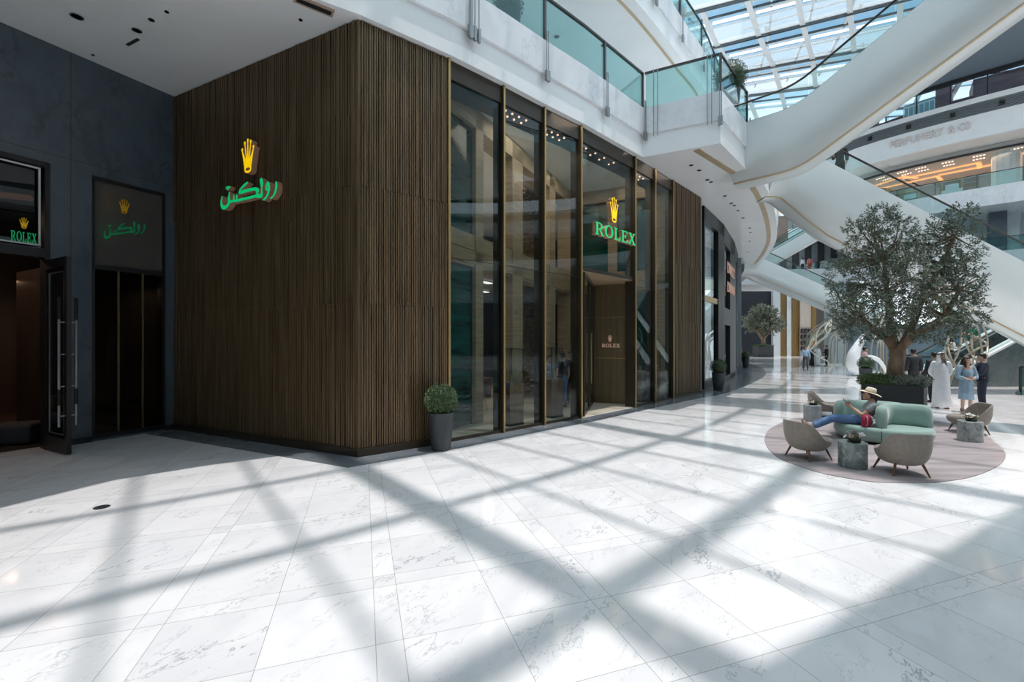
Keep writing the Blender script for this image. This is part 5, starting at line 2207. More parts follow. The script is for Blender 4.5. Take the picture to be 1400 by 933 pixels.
sh = .345
for nm, hf, off in (('left', PI / 2, -.006), ('right', -PI / 2, .006)):
    m = MB()
    puck(m, off, 0, .84, .82, .05, sh, hf)
    m.build('seat', M_MINT, sofa, smooth=50)
MB().lathe([(0, 0), (.70, 0), (.72, .06), (0, .06)], 40).build('plinth', M_BLACK, sofa)
m = MB()
pill(m, [V2((0, -.72)), V2((0, -.45)), V2((.02, -.12)), V2((.14, .10)), V2((.40, .17)), V2((.62, .14)), V2((.80, .05))], .21, sh - .02, .80)
m.build('backrest', M_MINT, sofa, smooth=60)
m = MB()
pill(m, [V2((-.78, .05)), V2((-.68, .40)), V2((-.35, .66)), V2((.05, .72)), V2((.40, .60))], .20, sh - .02, .76)
m.build('backrest', M_MINT, sofa, smooth=60)

# ------------------------------------------------------------------ things inside the shop
M_CASEW = mat('bronzed_walnut', (.20, .125, .08), .35, .2, var=.2, scale=3, stretch=(1, 1, .2))
M_CASEG = glass_mat('display_case_glass', (.90, .94, .94), (1, 1, 1), boost=1.0)


def vitrine(x, y, rz, label):
    t = empty('display_case', (x, y, .012), rz)
    tag(t, label, 'display case', None)
    MB().box((0, 0, .03), (.48, .48, .06)).build('plinth', M_BLACK, t)
    MB().box((0, 0, .57), (.46, .46, 1.02)).build('pedestal', M_CASEW, t)
    m = MB()
    for sx in (-.22, .22):
        for sy in (-.22, .22):
            m.box((sx, sy, 1.51), (.014, .014, .86))
    for q in (-.22, .22):
        m.box((0, q, 1.94), (.45, .014, .014)).box((q, 0, 1.94), (.014, .45, .014))
    m.build('frame', M_BLACK, t)
    m = MB()
    for q in (-.225, .225):
        m.add([(-.22, q, 1.08), (.22, q, 1.08), (.22, q, 1.94), (-.22, q, 1.94)], [(0, 1, 2, 3)])
        m.add([(q, -.22, 1.08), (q, .22, 1.08), (q, .22, 1.94), (q, -.22, 1.94)], [(0, 1, 2, 3)])
    m.build('pane', M_CASEG, t)
    m = MB().lathe([(0, 0), (.05, 0), (.03, .08), (.03, .16), (0, .18)], 14, (0, 0, 1.08))
    m.build('watch_stand', M_BRASS, t)
    e_ = crown(t, Vector((0, -.235, .90)), Vector((1, 0, 0)), Vector((0, -1, 0)), .028, .004, M_BRASS, M_BRASS, 'emblem')
    return t


vitrine(-.03, 11.35, .72, 'walnut display case behind the second glass bay from the bronze corner')
vitrine(1.12, 12.55, .72, 'walnut display case behind the third glass bay, beside the man in jeans')
vitrine(4.55, 15.75, .72, 'walnut display case behind the narrow bay right of the entrance')
vitrine(5.35, 16.25, .72, 'display case half hidden behind the last narrow glass bay')
# round table with chairs behind the first opening
tb = empty('round_table', (-1.75, 13.2, .012))
tag(tb, 'round pale table inside the shop behind the first stone opening', 'table')
MB().lathe([(0, .72), (.62, .72), (.63, .735), (.62, .75), (0, .75)], 36).build('table_top', M_WHITE, tb)
MB().lathe([(0, 0), (.3, 0), (.28, .02), (.04, .04), (.035, .72), (0, .72)], 24).build('base', M_BRASS, tb)
for (x, y, a, lab) in ((-1.05, 13.6, 2.2, 'dark green chair right of the round table inside the shop'), (-2.3, 12.6, -.6, 'dark green chair left of the round table inside the shop'), (-.35, 14.9, 2.5, 'dark green chair deeper in the shop beyond the round table')):
    t = empty('chair', (x, y, .012), a)
    tag(t, lab, 'chair')
    MB().lathe([(0, .40), (.24, .40), (.26, .44), (.24, .48), (0, .48)], 20).build('seat', M_GREEN, t)
    m = MB()
    m.ring([(-.25, .0), (-.2, -.18), (0, -.25), (.2, -.18), (.25, 0)], [.5, .5, .85, .85], [-.02, .02, .02, -.02])
    m.build('backrest', M_GREEN, t)
    for sx in (-1, 1):
        for sy in (-1, 1):
            MB().tube([(sx * .15, sy * .15, .42), (sx * .2, sy * .2, 0)], .012, 6).build('leg', M_BRASS, t)


def bouquet(loc, label, s=1.0):
    t = empty('flower_vase', loc)
    tag(t, label, 'flowers')
    MB().lathe([(0, 0), (.06 * s, 0), (.08 * s, .12 * s), (.05 * s, .25 * s), (0, .25 * s)], 16).build('vase', M_WHITE, t)
    r = random.Random(9)
    m = MB()
    for k in range(40):
        u = rdir(r)
        u.z = abs(u.z)
        c = Vector((0, 0, .30 * s)) + u * .13 * s
        m.ball(c, .035 * s, seg=6, rings=4)
    m.build('blossoms', M_PETAL, t)


bouquet((-1.62, 13.1, .762), 'white hydrangeas in a vase on the round table inside the shop')
ds = empty('desk', (-1.5, 16.4, .012), .9)
tag(ds, 'wooden desk deep inside the shop between the stone posts', 'desk')
MB().box((0, 0, .73), (1.6, .7, .05)).build('desk_top', M_CASEW, ds)
for sx in (-.72, .72):
    MB().box((sx, 0, .355), (.06, .6, .71)).build('leg', M_CASEW, ds)
bouquet((-1.4, 16.4, .768), 'white blossoms in a vase on the desk deep inside the shop', .8)
lp = empty('table_lamp', (-1.75, 16.15, .768))
tag(lp, 'copper dome lamp glowing on the desk deep inside the shop', 'lamp')
MB().lathe([(0, 0), (.09, 0), (.09, .02), (.012, .03), (.012, .4), (0, .4)], 16).build('base', M_BRASS, lp)
MB().lathe([(0, .46), (.08, .44), (.15, .36), (.14, .36), (.07, .42), (0, .44)], 20).build('lamp_shade', lamp_mat('copper_shade', (.9, .3, .1), .6), lp)
wf = MB().box((0, 0, 0), (1.5, .06, 1.1)).box((0, -.035, 0), (1.38, .02, .98), mi=1)
q = AE + AN * 6.3 - AD * 3.0
x = wf.build('wall_picture', [M_BLACK, mat('teal_blue_picture', (.02, .10, .17), .4, var=.8, scale=2)], loc=(q.x, q.y, 1.9), rz=math.atan2(-AN.y, -AN.x) - PI / 2 + .0)
tag(x, 'dark framed teal blue picture on the plum wall inside the shop', 'picture')
ct = MB().box((0, 0, .95), (2.0, .7, 1.9))
x = ct.build('cabinet', M_CASEW, loc=(q.x, q.y, .012), rz=math.atan2(-AN.y, -AN.x) - PI / 2)
x.scale = (1, 1, .42)
tag(x, 'low walnut cabinet standing below the teal picture inside the shop', 'cabinet')

# ------------------------------------------------------------------ left lounge
def lounge():
    t = empty('lounge_sofa', (*wp(3.6, -2.4), .012), math.atan2(WN.y, WN.x) - PI / 2)
    tag(t, 'dark low sofa seen through the left doorway', 'sofa')
    bevel(MB().box((0, 0, .22), (2.4, .9, .36)).build('seat', mat('umber_velvet', (.10, .075, .06), .8, var=.15), t), .05)
    bevel(MB().box((0, -.38, .55), (2.4, .2, .5)).build('backrest', MATS['umber_velvet'], t), .06)
    for k, (x, lab, c) in enumerate(((-.7, 'ochre cushion on the dark lounge sofa', (.30, .19, .05)), (-.1, 'brown patterned cushion on the dark lounge sofa', (.22, .15, .09)), (.7, 'maroon cushion at the end of the dark lounge sofa', (.12, .03, .03)))):
        m = MB()
        m.ball((0, 0, 0), (.26, .10, .24), seg=16, rings=10)
        p = t.matrix_basis @ Vector((x, -.18, .63))
        o = m.build('cushion', mat('cushion_cloth_%d' % k, c, .85, var=.3, scale=12), loc=tuple(p), rz=t.rotation_euler.z)
        tag(o, lab, 'cushion')
    tb2 = empty('coffee_table', (*wp(3.2, -1.1), .012))
    tag(tb2, 'low dark round coffee table just inside the left doorway', 'table')
    MB().lathe([(0, .32), (.5, .32), (.5, .36), (0, .36)], 28).build('table_top', M_FIN, tb2)
    MB().lathe([(0, 0), (.25, 0), (.06, .04), (.06, .32), (0, .32)], 20).build('base', M_BLACK, tb2)
    pf = bevel(MB().box((0, 0, .2), (.7, .7, .4)).build('pouffe', mat('slate_pouffe', (.05, .055, .06), .8, var=.2), loc=(*wp(2.32, -1.3), .012), rz=.4), .06)
    tag(pf, 'square slate pouffe beside the open black door leaf', 'pouffe')
    for k, (tt_, oo, hh, lab) in enumerate(((.62, -.55, .62, 'tall silver vase with a mound of green leaves behind the left window'), (1.15, -.85, .5, 'shorter silver vase with green leaves behind the left window'))):
        v = empty('plant_vase', (*wp(tt_, -.35 + oo), .012))
        tag(v, lab, 'vase')
        MB().lathe([(0, 0), (.07, 0), (.09, hh), (.075, hh), (.06, .04), (0, .04)], 18).build('vase', M_STEEL, v)
        r = random.Random(60 + k)
        vs, fs = [], []
        for _ in range(500):
            u = rdir(r)
            u.z = abs(u.z) * .6
            add_leaf(vs, fs, Vector((0, 0, hh)) + Vector((u.x * .26, u.y * .26, u.z * .3)), (u + rdir(r)).normalized(), .08, .035, r)
        MB().add(vs, fs).build('foliage', M_FERN, v, recalc=False)
    for k, (tt_, lab) in enumerate(((.5, 'orange paper lantern left of the other behind the left window'), (1.15, 'orange paper lantern right of the other behind the left window'))):
        pass


lounge()

# ------------------------------------------------------------------ sculptures
M_WIRE = mat('champagne_tube', (.50, .45, .36), .35, .4, var=.08)
M_PORC = mat('white_porcelain', (.82, .83, .83), .15, var=.03)


def wire_dome(loc, rx, rz_, n, seed, label, rad=.05, lean=0.0, mt=None):
    t = empty('wire_sculpture', loc)
    tag(t, label, 'sculpture')
    r = random.Random(seed)
    m = MB()
    for k in range(n):
        a = r.uniform(0, 2 * PI)
        b = a + r.uniform(1.6, 3.6)
        p0 = Vector((math.cos(a) * rx, math.sin(a) * rx * .6, 0))
        p2 = Vector((math.cos(b) * rx, math.sin(b) * rx * .6, 0))
        top = (p0 + p2) * .12 + Vector((lean * rx, 0, rz_ * r.uniform(.65, 1.05)))
        q0 = p0.lerp(top, .5) + Vector((p0.x * .45, p0.y * .45, rz_ * .18))
        q2 = p2.lerp(top, .5) + Vector((p2.x * .45, p2.y * .45, rz_ * .18))
        m.tube(smooth_path([p0, q0, top, q2, p2], 6), rad, 7)
    m.build('tubes', mt or M_WIRE, t, smooth=60)
    m = MB()
    m.lathe([(0, 0), (rx * .9, 0), (rx * .9, .03), (0, .03)], 24, sx=1, sy=.62)
    m.build('base', M_WHITE, t)
    return t


t = empty('wire_sculpture', (20.0, 19.6, 0))
tag(t, 'champagne tube sculpture of crossing arcs behind the chatting woman and man', 'sculpture')
ARCS = [([(1296, 527), (1302, 500), (1310, 482), (1314.3, 464), (1313, 447), (1308, 438)], 19.4), ([(1319, 462), (1324, 478), (1330, 488), (1336, 495), (1338, 527)], 19.7), ([(1327, 434.5), (1337, 449), (1340.6, 468), (1343, 489), (1341, 527)], 19.3),
        ([(1337, 434.5), (1347.4, 453), (1350.3, 473), (1348, 492), (1344, 527)], 19.9), ([(1314, 454), (1330, 459), (1346, 467.7), (1350, 472)], 19.6), ([(1290, 480), (1298, 493), (1313, 507.7), (1320, 514.6), (1333, 527)], 19.5),
        ([(1328, 456), (1329, 475.7), (1331.4, 485), (1325, 527)], 19.9), ([(1313, 447), (1322, 440), (1327, 434.5), (1337, 434.5)], 19.5), ([(1350, 472), (1335, 478), (1316, 492), (1304, 510), (1298, 527)], 19.8), ([(1308, 438), (1300, 452), (1296, 470), (1300, 490), (1312, 508), (1316, 527)], 20.0)]
m = MB()
for px_, d_ in ARCS:
    pts_ = [D(x, min(y, CY + 1298 / d_), d_ + .25 * math.sin(i * 1.3)) - Vector((20.0, 19.6, 0)) for i, (x, y) in enumerate(px_)]
    m.tube(smooth_path(pts_, 6), .042, 8)
m.build('tubes', M_WIRE, t, smooth=60)
q = G(1207, 511)
wire_dome((q.x + .6, q.y + .6, 0), 1.3, 3.7, 9, 5, 'champagne tube lattice sculpture left behind the olive trunk', .05)
q = G(1147, 499)
wire_dome((q.x, q.y, 0), 2.6, 4.0, 11, 8, 'pale wire dome sculpture right of the distant robed man', .055)
q = D(1121, 472, 36)
t = empty('wire_sculpture', (q.x, q.y, 0))
tag(t, 'cream latticed horn sculpture curling above the distant standing group', 'sculpture')
r = random.Random(17)
m = MB()
for k in range(9):
    a = 2 * PI * k / 9
    pts_ = []
    for j in range(7):
        u = j / 6
        cx, cz = -.9 + 1.9 * u + .2 * math.sin(u * 5), 1.4 + 2.4 * u ** .8
        rr = .12 + .85 * math.sin(PI * min(1, u * .95 + .05)) * .75
        aa = a + u * 2.2 * (1 if k % 2 else -1)
        pts_.append((cx + rr * math.cos(aa) * .6, rr * math.sin(aa), cz + rr * math.cos(aa) * .5))
    m.tube(smooth_path(pts_, 4), .04, 6)
m.tube(smooth_path([(1.0, 0, 3.7), (1.3, 0, 2.2), (1.25, 0, .8), (1.1, 0, 0)], 5), .05, 6)
m.tube(smooth_path([(-.9, 0, 1.5), (-.2, 0, .9), (.6, 0, .5), (.9, 0, 0)], 5), .05, 6)
m.build('tubes', mat('cream_tube', (.62, .58, .48), .4, var=.06), t, smooth=60)
# white porcelain form
q = G(1176, 514)
t = empty('porcelain_sculpture', (q.x, q.y, 0))
tag(t, 'glossy white swooping sculpture like a seal behind the potted ball', 'sculpture')
m = MB()
m.tube(smooth_path([(.35, 0, .0), (-.25, 0, .45), (-.42, 0, 1.1), (-.2, 0, 1.75), (.12, 0, 2.25), (.2, 0, 2.55)], 6), [.16, .3, .38, .40, .42, .42, .42, .42, .42, .42, .40, .38, .36, .34, .33, .31, .29, .27, .25, .24, .23, .22, .21, .20, .19, .18, .17, .16, .14, .12, .09], 16)
m.build('body', M_PORC, t, smooth=60)
m = MB()
m.tube(smooth_path([(.1, 0, .95), (.6, 0, 1.15), (1.15, 0, .95), (1.5, 0, .45), (1.65, 0, 0)], 6), [.14] * 6 + [.13] * 6 + [.11] * 6 + [.09] * 7, 12)
m.build('tail', M_PORC, t, smooth=60)

# ------------------------------------------------------------------ people
def skin_shell(nodes, edges, sub=2):
    """nodes: list of (pos, r); grows one smooth surface over the edges."""
    me = bpy.data.meshes.new('sk')
    me.from_pydata([tuple(n[0]) for n in nodes], edges, [])
    ob = bpy.data.objects.new('sk', me)
    COL.objects.link(ob)
    m = ob.modifiers.new('skin', 'SKIN')
    m.use_smooth_shade = True
    for i, n in enumerate(nodes):
        r = n[1]
        me.skin_vertices[0].data[i].radius = (r, r) if not isinstance(r, tuple) else r
        me.skin_vertices[0].data[i].use_root = (i == 0)
    s = ob.modifiers.new('sub', 'SUBSURF')
    s.levels = sub
    s.render_levels = sub
    bpy.context.view_layer.update()
    ev = ob.evaluated_get(bpy.context.evaluated_depsgraph_get())
    em = ev.to_mesh()
    vs = [v.co.copy() for v in em.vertices]
    fs = [tuple(p.vertices) for p in em.polygons]
    ev.to_mesh_clear()
    bpy.data.objects.remove(ob)
    bpy.data.meshes.remove(me)
    return vs, fs


BASE = {
    'pelvis': (0, 0, .95), 'waist': (0, 0, 1.09), 'chest': (0, .005, 1.26), 'upper': (0, -.01, 1.40), 'neck': (0, -.005, 1.50), 'head': (0, .02, 1.62),
    'shL': (-.17, -.01, 1.40), 'elL': (-.235, -.03, 1.12), 'wrL': (-.25, .05, .88), 'haL': (-.245, .09, .79),
    'shR': (.17, -.01, 1.40), 'elR': (.235, -.03, 1.12), 'wrR': (.25, .05, .88), 'haR': (.245, .09, .79),
    'hiL': (-.09, 0, .90), 'knL': (-.10, .02, .50), 'anL': (-.10, -.01, .09), 'toL': (-.115, .13, .035),
    'hiR': (.09, 0, .90), 'knR': (.10, .02, .50), 'anR': (.10, -.01, .09), 'toR': (.115, .13, .035),
}
RAD = {'pelvis': .120, 'waist': .108, 'chest': .135, 'upper': .10, 'neck': .052, 'headj': .06, 'sh': .062, 'el': .042, 'wr': .028, 'hi': .092, 'kn': .058, 'an': .038, 'to': .03}
M_SKINT = {}


def cloth(name, col, **k):
    return mat('cloth_' + name, col, k.pop('rough', .8), var=k.pop('var', .12), scale=k.pop('scale', 9), bump=.12, bscale=60, **k)


def person(loc, ang, H, label, J=None, skin=(.50, .32, .23), hair=(.015, .012, .010), hair_style='short', top=None, top_len='long', jacket=False, trousers=None, shoes=(.02, .018, .016),
           robe=None, dress=None, abaya=None, ghutra=None, yaw=0.0, pitch=0.0, hat=None, cap=None, group=None, base=None, tuck=True, detail=2, crop=0.0, headscarf=None):
    s = H / 1.75
    P = dict(BASE)
    if base:
        P.update(base)
    if J:
        P.update(J)
    P = {k: Vector(v) * s for k, v in P.items()}
    R = {k: v * s for k, v in RAD.items()}
    ms = mat('skin_%.2f' % skin[0], skin, .55, var=.06, scale=14)
    mdark = mat('dark_eye', (.02, .015, .012), .3)
    mlip = mat('lips_%.2f' % skin[0], (skin[0] * .75, skin[1] * .5, skin[2] * .5), .5)
    # ---- body
    hd = P['head']
    nodes, idx, edges = [], {}, []

    def nd(k, pos, r):
        idx[k] = len(nodes)
        nodes.append((pos, r))
    nd('pelvis', P['pelvis'], R['pelvis'])
    nd('waist', P['waist'], R['waist'])
    nd('chest', P['chest'], R['chest'])
    nd('upper', P['upper'], R['upper'])
    nd('neck', P['neck'], R['neck'])
    nd('headj', P['neck'].lerp(hd, .6), R['headj'])
    for a, b in (('pelvis', 'waist'), ('waist', 'chest'), ('chest', 'upper'), ('upper', 'neck'), ('neck', 'headj')):
        edges.append((idx[a], idx[b]))
    for sd in 'LR':
        for k, rk in (('sh', 'sh'), ('el', 'el'), ('wr', 'wr'), ('hi', 'hi'), ('kn', 'kn'), ('an', 'an'), ('to', 'to')):
            nd(k + sd, P[k + sd], R[rk])
        nd('hand' + sd, P['wr' + sd].lerp(P['ha' + sd], .75), .030 * s)
        for a, b in (('upper', 'sh' + sd), ('sh' + sd, 'el' + sd), ('el' + sd, 'wr' + sd), ('wr' + sd, 'hand' + sd), ('pelvis', 'hi' + sd), ('hi' + sd, 'kn' + sd), ('kn' + sd, 'an' + sd), ('an' + sd, 'to' + sd)):
            edges.append((idx[a], idx[b]))
    mb = MB()
    vs, fs = skin_shell(nodes, edges, detail)
    mb.add(vs, fs)
    # head with a face
    HR = Matrix.Rotation(yaw, 3, 'Z') @ Matrix.Rotation(-pitch, 3, 'X')

    def hp(x, y, z):
        return hd + HR @ (Vector((x, y, z)) * s)
    prof = [(-.118, .012, .02, .045), (-.112, .035, .035, .04), (-.085, .053, .062, .022), (-.045, .064, .082, .008), (0, .073, .094, .0), (.04, .077, .099, -.006), (.08, .068, .088, -.010), (.108, .044, .058, -.012), (.12, .012, .016, -.012)]
    n = 18
    mb.loft([[hp(rx * math.cos(2 * PI * j / n), cy + ry * math.sin(2 * PI * j / n), z) for j in range(n)] for z, rx, ry, cy in prof])
    mb.add([hp(-.011, .088, -.005), hp(.011, .088, -.005), hp(.016, .088, -.042), hp(-.016, .088, -.042), hp(0, .116, -.036), hp(0, .096, .008)], [(0, 1, 5), (0, 5, 4, 3), (1, 2, 4, 5), (2, 3, 4)])
    for sx in (-1, 1):
        mb.ball(hp(sx * .029, .083, .005), .010 * s, 1, 8, 6)
        mb.ball(hp(sx * .075, -.005, -.01), (.010 * s, .020 * s, .028 * s), 0, 8, 6)
        mb.tube([hp(sx * .016, .093, .026), hp(sx * .03, .090, .030), hp(sx * .044, .080, .025)], .0045 * s, 5, 1)
    mb.tube([hp(-.022, .084, -.066), hp(0, .094, -.064), hp(.022, .084, -.066)], [.004 * s, .008 * s, .004 * s], 6, 2)
    # hands: palm with four unequal fingers and a thumb
    for sd, sg_ in (('L', -1), ('R', 1)):
        w, h = P['wr' + sd], P['ha' + sd]
        d = (h - w).normalized()
        side = Vector((0, 1, 0)) - d * d.y
        if side.length < .2:
            side = Vector((0, 0, 1)) - d * d.z
        side.normalize()
        nrm = d.cross(side).normalized()
        curl = nrm * (-sg_)
        for q, (o, L_) in enumerate(((.027, .068), (.009, .078), (-.009, .072), (-.026, .056))):
            b0 = w + d * .062 * s + side * o * s
            p1 = b0 + d * L_ * .5 * s
            p2 = b0 + (d * L_ * .82 + curl * .018) * s
            p3 = b0 + (d * L_ * .98 + curl * .040) * s
            mb.tube([b0 - d * .02 * s, b0, p1, p2, p3], [.010 * s, .0095 * s, .009 * s, .008 * s, .006 * s], 6)
        t0 = w + (d * .025 + side * .022) * s
        mb.tube([t0, t0 + (d * .02 + side * .024) * s, t0 + (d * .05 + side * .034 + curl * .008) * s, t0 + (d * .072 + side * .034 + curl * .018) * s], [.012 * s, .011 * s, .010 * s, .007 * s], 6)
    body = mb.build('person', [ms, mdark, mlip], None, smooth=180, loc=loc, rz=ang - PI / 2)
    tag(body, label, 'person', group)
    # ---- clothing shells
    def shell(name, keys, grow_, material, extra=None, dd=None):
        nn, ii, ee = [], {}, []
        for k, pos, r in keys:
            ii[k] = len(nn)
            nn.append((pos, r))
        for a, b in extra:
            ee.append((ii[a], ii[b]))
        v, f = skin_shell(nn, ee, dd or detail)
        return MB().add(v, f).build(name, material, body, smooth=180)

    if trousers:
        g = .018 * s
        ks = [('pelvis', P['pelvis'] + (P['waist'] - P['pelvis']) * .35, R['pelvis'] + .030 * s), ('low', P['pelvis'] - (P['waist'] - P['pelvis']) * .15, R['pelvis'] + .026 * s)]
        ks.insert(0, ('top', P['waist'], R['waist'] + .012 * s))
        ex = [('top', 'pelvis'), ('pelvis', 'low')]
        for sd in 'LR':
            an = P['an' + sd].lerp(P['kn' + sd], crop)
            ks += [('hi' + sd, P['hi' + sd] - (P['hi' + sd] - P['kn' + sd]) * .12, R['hi'] + g * .5), ('kn' + sd, P['kn' + sd], R['kn'] + g * 1.1), ('an' + sd, an, R['an'] + g * 1.5)]
            ex += [('low', 'hi' + sd), ('hi' + sd, 'kn' + sd), ('kn' + sd, 'an' + sd)]
        shell('trousers', ks, g, trousers, ex)
    if top:
        g = (.030 if jacket else .017) * s
        ks = [('waist', P['waist'], R['waist'] + g * 1.25), ('hem', P['pelvis'] + (P['pelvis'] - P['waist']) * (.75 if jacket else .05), R['pelvis'] + (.052 if jacket else .036) * s), ('chest', P['chest'], R['chest'] + g), ('upper', P['upper'], R['upper'] + g), ('neck', P['upper'].lerp(P['neck'], .62), R['neck'] + g * .8)]
        ex = [('waist', 'hem'), ('waist', 'chest'), ('chest', 'upper'), ('upper', 'neck')]
        for sd in 'LR':
            ks.append(('sh' + sd, P['sh' + sd], R['sh'] + g))
            ex.append(('upper', 'sh' + sd))
            if top_len == 'long':
                ks += [('el' + sd, P['el' + sd], R['el'] + g), ('wr' + sd, P['wr' + sd].lerp(P['el' + sd], .04), R['wr'] + g)]
                ex += [('sh' + sd, 'el' + sd), ('el' + sd, 'wr' + sd)]
            else:
                ks += [('el' + sd, P['sh' + sd].lerp(P['el' + sd], .62), R['el'] + g * 1.8)]
                ex += [('sh' + sd, 'el' + sd)]
        shell('jacket' if jacket else 'shirt', ks, g, top, ex)

    def loft_cloth(name, rings_, material, sleeves=None, sg=.03):
        m = MB()
        n_ = 26
        rr = []
        r_ = random.Random(int(H * 1000) + len(label))
        ph = r_.uniform(0, 6)
        for z, rx, ry, cx, cy, fold in rings_:
            rr.append([Vector((cx + rx * (1 + fold * math.sin(j * 2 * PI / n_ * 7 + ph)) * math.cos(2 * PI * j / n_), cy + ry * (1 + fold * math.sin(j * 2 * PI / n_ * 7 + ph)) * math.sin(2 * PI * j / n_), z)) * s for j in range(n_)])
        m.loft(rr)
        if sleeves:
            for sd in 'LR':
                q = smooth_path([P['upper'].lerp(P['sh' + sd], .7), P['sh' + sd], P['el' + sd], P['wr' + sd].lerp(P['el' + sd], sleeves)], 4)
                k = len(q)
                m.tube(q, [(R['sh'] + sg * s) * (1 - .30 * i / k) for i in range(k)], 14)
        return m.build(name, material, body, smooth=180)
    if robe or abaya:
        loft_cloth('robe', [(.045, .225, .185, 0, 0, .05), (.3, .215, .17, 0, 0, .05), (.6, .205, .16, 0, .0, .035), (.9, .195, .15, 0, 0, .02), (1.1, .175, .135, 0, 0, .01), (1.28, .185, .135, 0, 0, .0), (1.40, .165, .105, 0, -.01, 0), (1.455, .10, .075, 0, -.01, 0), (1.51, .058, .06, 0, -.005, 0)], robe or abaya, sleeves=.02, sg=.012)
    if dress:
        loft_cloth('dress', [(.40, .185, .15, 0, 0, .09), (.62, .175, .145, 0, 0, .06), (.9, .172, .152, 0, 0, .02), (1.08, .142, .132, 0, 0, .01), (1.26, .162, .148, 0, .01, 0), (1.39, .135, .095, 0, -.01, 0), (1.45, .075, .065, 0, -.01, 0)], dress, sleeves=.45, sg=.014)
    if shoes:
        m = MB()
        for sd in 'LR':
            a, t_ = P['an' + sd], P['to' + sd]
            d = (t_ - a)
            fd_ = Vector((d.x, d.y, d.z))
            heel = a - Vector((d.x, d.y, 0)).normalized() * .045 * s + Vector((0, 0, -.045)) * s
            if base:
                heel = a - d.normalized() * .02 * s
            m.tube([heel, heel.lerp(t_, .35), heel.lerp(t_, .75), t_ + d.normalized() * .055 * s], [.036 * s, .046 * s, .046 * s, .026 * s], 10)
            m.tube([a + Vector((0, 0, .01)), a.lerp(heel, .8)], [.045 * s, .042 * s], 10)
        m.build('shoes', cloth('leather_%.2f' % shoes[0], shoes, rough=.4), body, smooth=180)
    mh = mat('hair_%.3f' % hair[0], hair, .45, var=.3, scale=30, stretch=(1, 1, .2))
    if hair_style != 'none' and not ghutra and not headscarf:
        m = MB()
        n_ = 18
        rr = []
        for z, rx, ry, cy in ((-.055, .052, .05, -.055), (-.02, .074, .072, -.038), (.02, .083, .088, -.024), (.055, .085, .100, -.014), (.09, .076, .095, -.012), (.118, .052, .066, -.014), (.132, .012, .016, -.014)):
            rr.append([hp(rx * math.cos(2 * PI * j / n_), cy + ry * math.sin(2 * PI * j / n_), z) for j in range(n_)])
        m.loft(rr)
        if hair_style == 'long':
            m.tube([hp(0, -.06, .06), hp(0, -.09, -.05), hp(0, -.10, -.17), hp(0, -.095, -.28), hp(0, -.08, -.36)], [.07 * s, .078 * s, .082 * s, .07 * s, .03 * s], 12)
            for sx in (-1, 1):
                m.tube([hp(sx * .062, .02, .06), hp(sx * .082, .01, -.04), hp(sx * .085, .02, -.16), hp(sx * .075, .04, -.27)], [.022 * s, .03 * s, .032 * s, .012 * s], 8)
        if hair_style == 'tail':
            m.tube([hp(0, -.09, .03), hp(0, -.13, -.05), hp(0, -.125, -.2), hp(0, -.10, -.34)], [.03 * s, .042 * s, .04 * s, .015 * s], 10)
        m.build('hair', mh, body, smooth=180)
    if ghutra or headscarf:
        m = MB()
        n_ = 22
        rr = []
        for z, rx, ry, cy, op in ((-.30, .17, .13, -.055, .80), (-.20, .145, .125, -.045, .84), (-.12, .115, .12, -.03, .80), (-.05, .100, .112, -.02, .76), (.02, .092, .110, -.015, .76), (.065, .088, .106, -.012, .86), (.105, .068, .085, -.012, 1), (.132, .03, .04, -.012, 1), (.138, .006, .008, -.012, 1)):
            row = []
            for j in range(n_):
                a = PI / 2 + PI * (1 - op) + 2 * PI * op * j / (n_ - 1 if op < 1 else n_)
                row.append(hp(rx * math.cos(a), cy + ry * math.sin(a), z))
            rr.append(row)
        vs_ = [p for r_ in rr for p in r_]
        fs_ = [(i * n_ + j, i * n_ + j + 1, (i + 1) * n_ + j + 1, (i + 1) * n_ + j) for i in range(len(rr) - 1) for j in range(n_ - 1)]
        o = m.add(vs_, fs_).build('headcloth', ghutra or headscarf, body, smooth=180)
        so = o.modifiers.new('t', 'SOLIDIFY')
        so.thickness = .006
        if ghutra:
            m = MB()
            for dz in (.062, .078):
                m.tube([hp(.092 * math.cos(2 * PI * j / 20), -.012 + .110 * math.sin(2 * PI * j / 20), dz) for j in range(21)], .009 * s, 6)
            m.build('head_cord', M_BLACK, body, smooth=180)
    if hat:
        m = MB()
        rr = []
        n_ = 28
        for z, r_ in ((.052, .088), (.05, .17), (.045, .205), (.052, .207), (.058, .17), (.066, .100), (.12, .094), (.155, .085), (.168, .06), (.165, .01)):
            rr.append([hp(r_ * math.cos(2 * PI * j / n_) * .95, -.005 + r_ * math.sin(2 * PI * j / n_), z + (.018 * math.cos(4 * PI * j / n_) if r_ > .15 else 0)) for j in range(n_)])
        o = m.loft(rr, cap=False).build('sun_hat', hat, body, smooth=60)
        m = MB()
        m.loft([[hp(.102 * math.cos(2 * PI * j / n_) * .95, -.005 + .102 * math.sin(2 * PI * j / n_), z) for j in range(n_)] for z in (.066, .088)], cap=False)
        m.build('hat_band', cloth('tan_band', (.45, .25, .10)), o, smooth=60)
    if cap:
        m = MB()
        m.ball(hp(0, -.012, .075), (.09 * s, .11 * s, .07 * s), seg=16, rings=10)
        m.build('cap', cap, body, smooth=180)
    return body


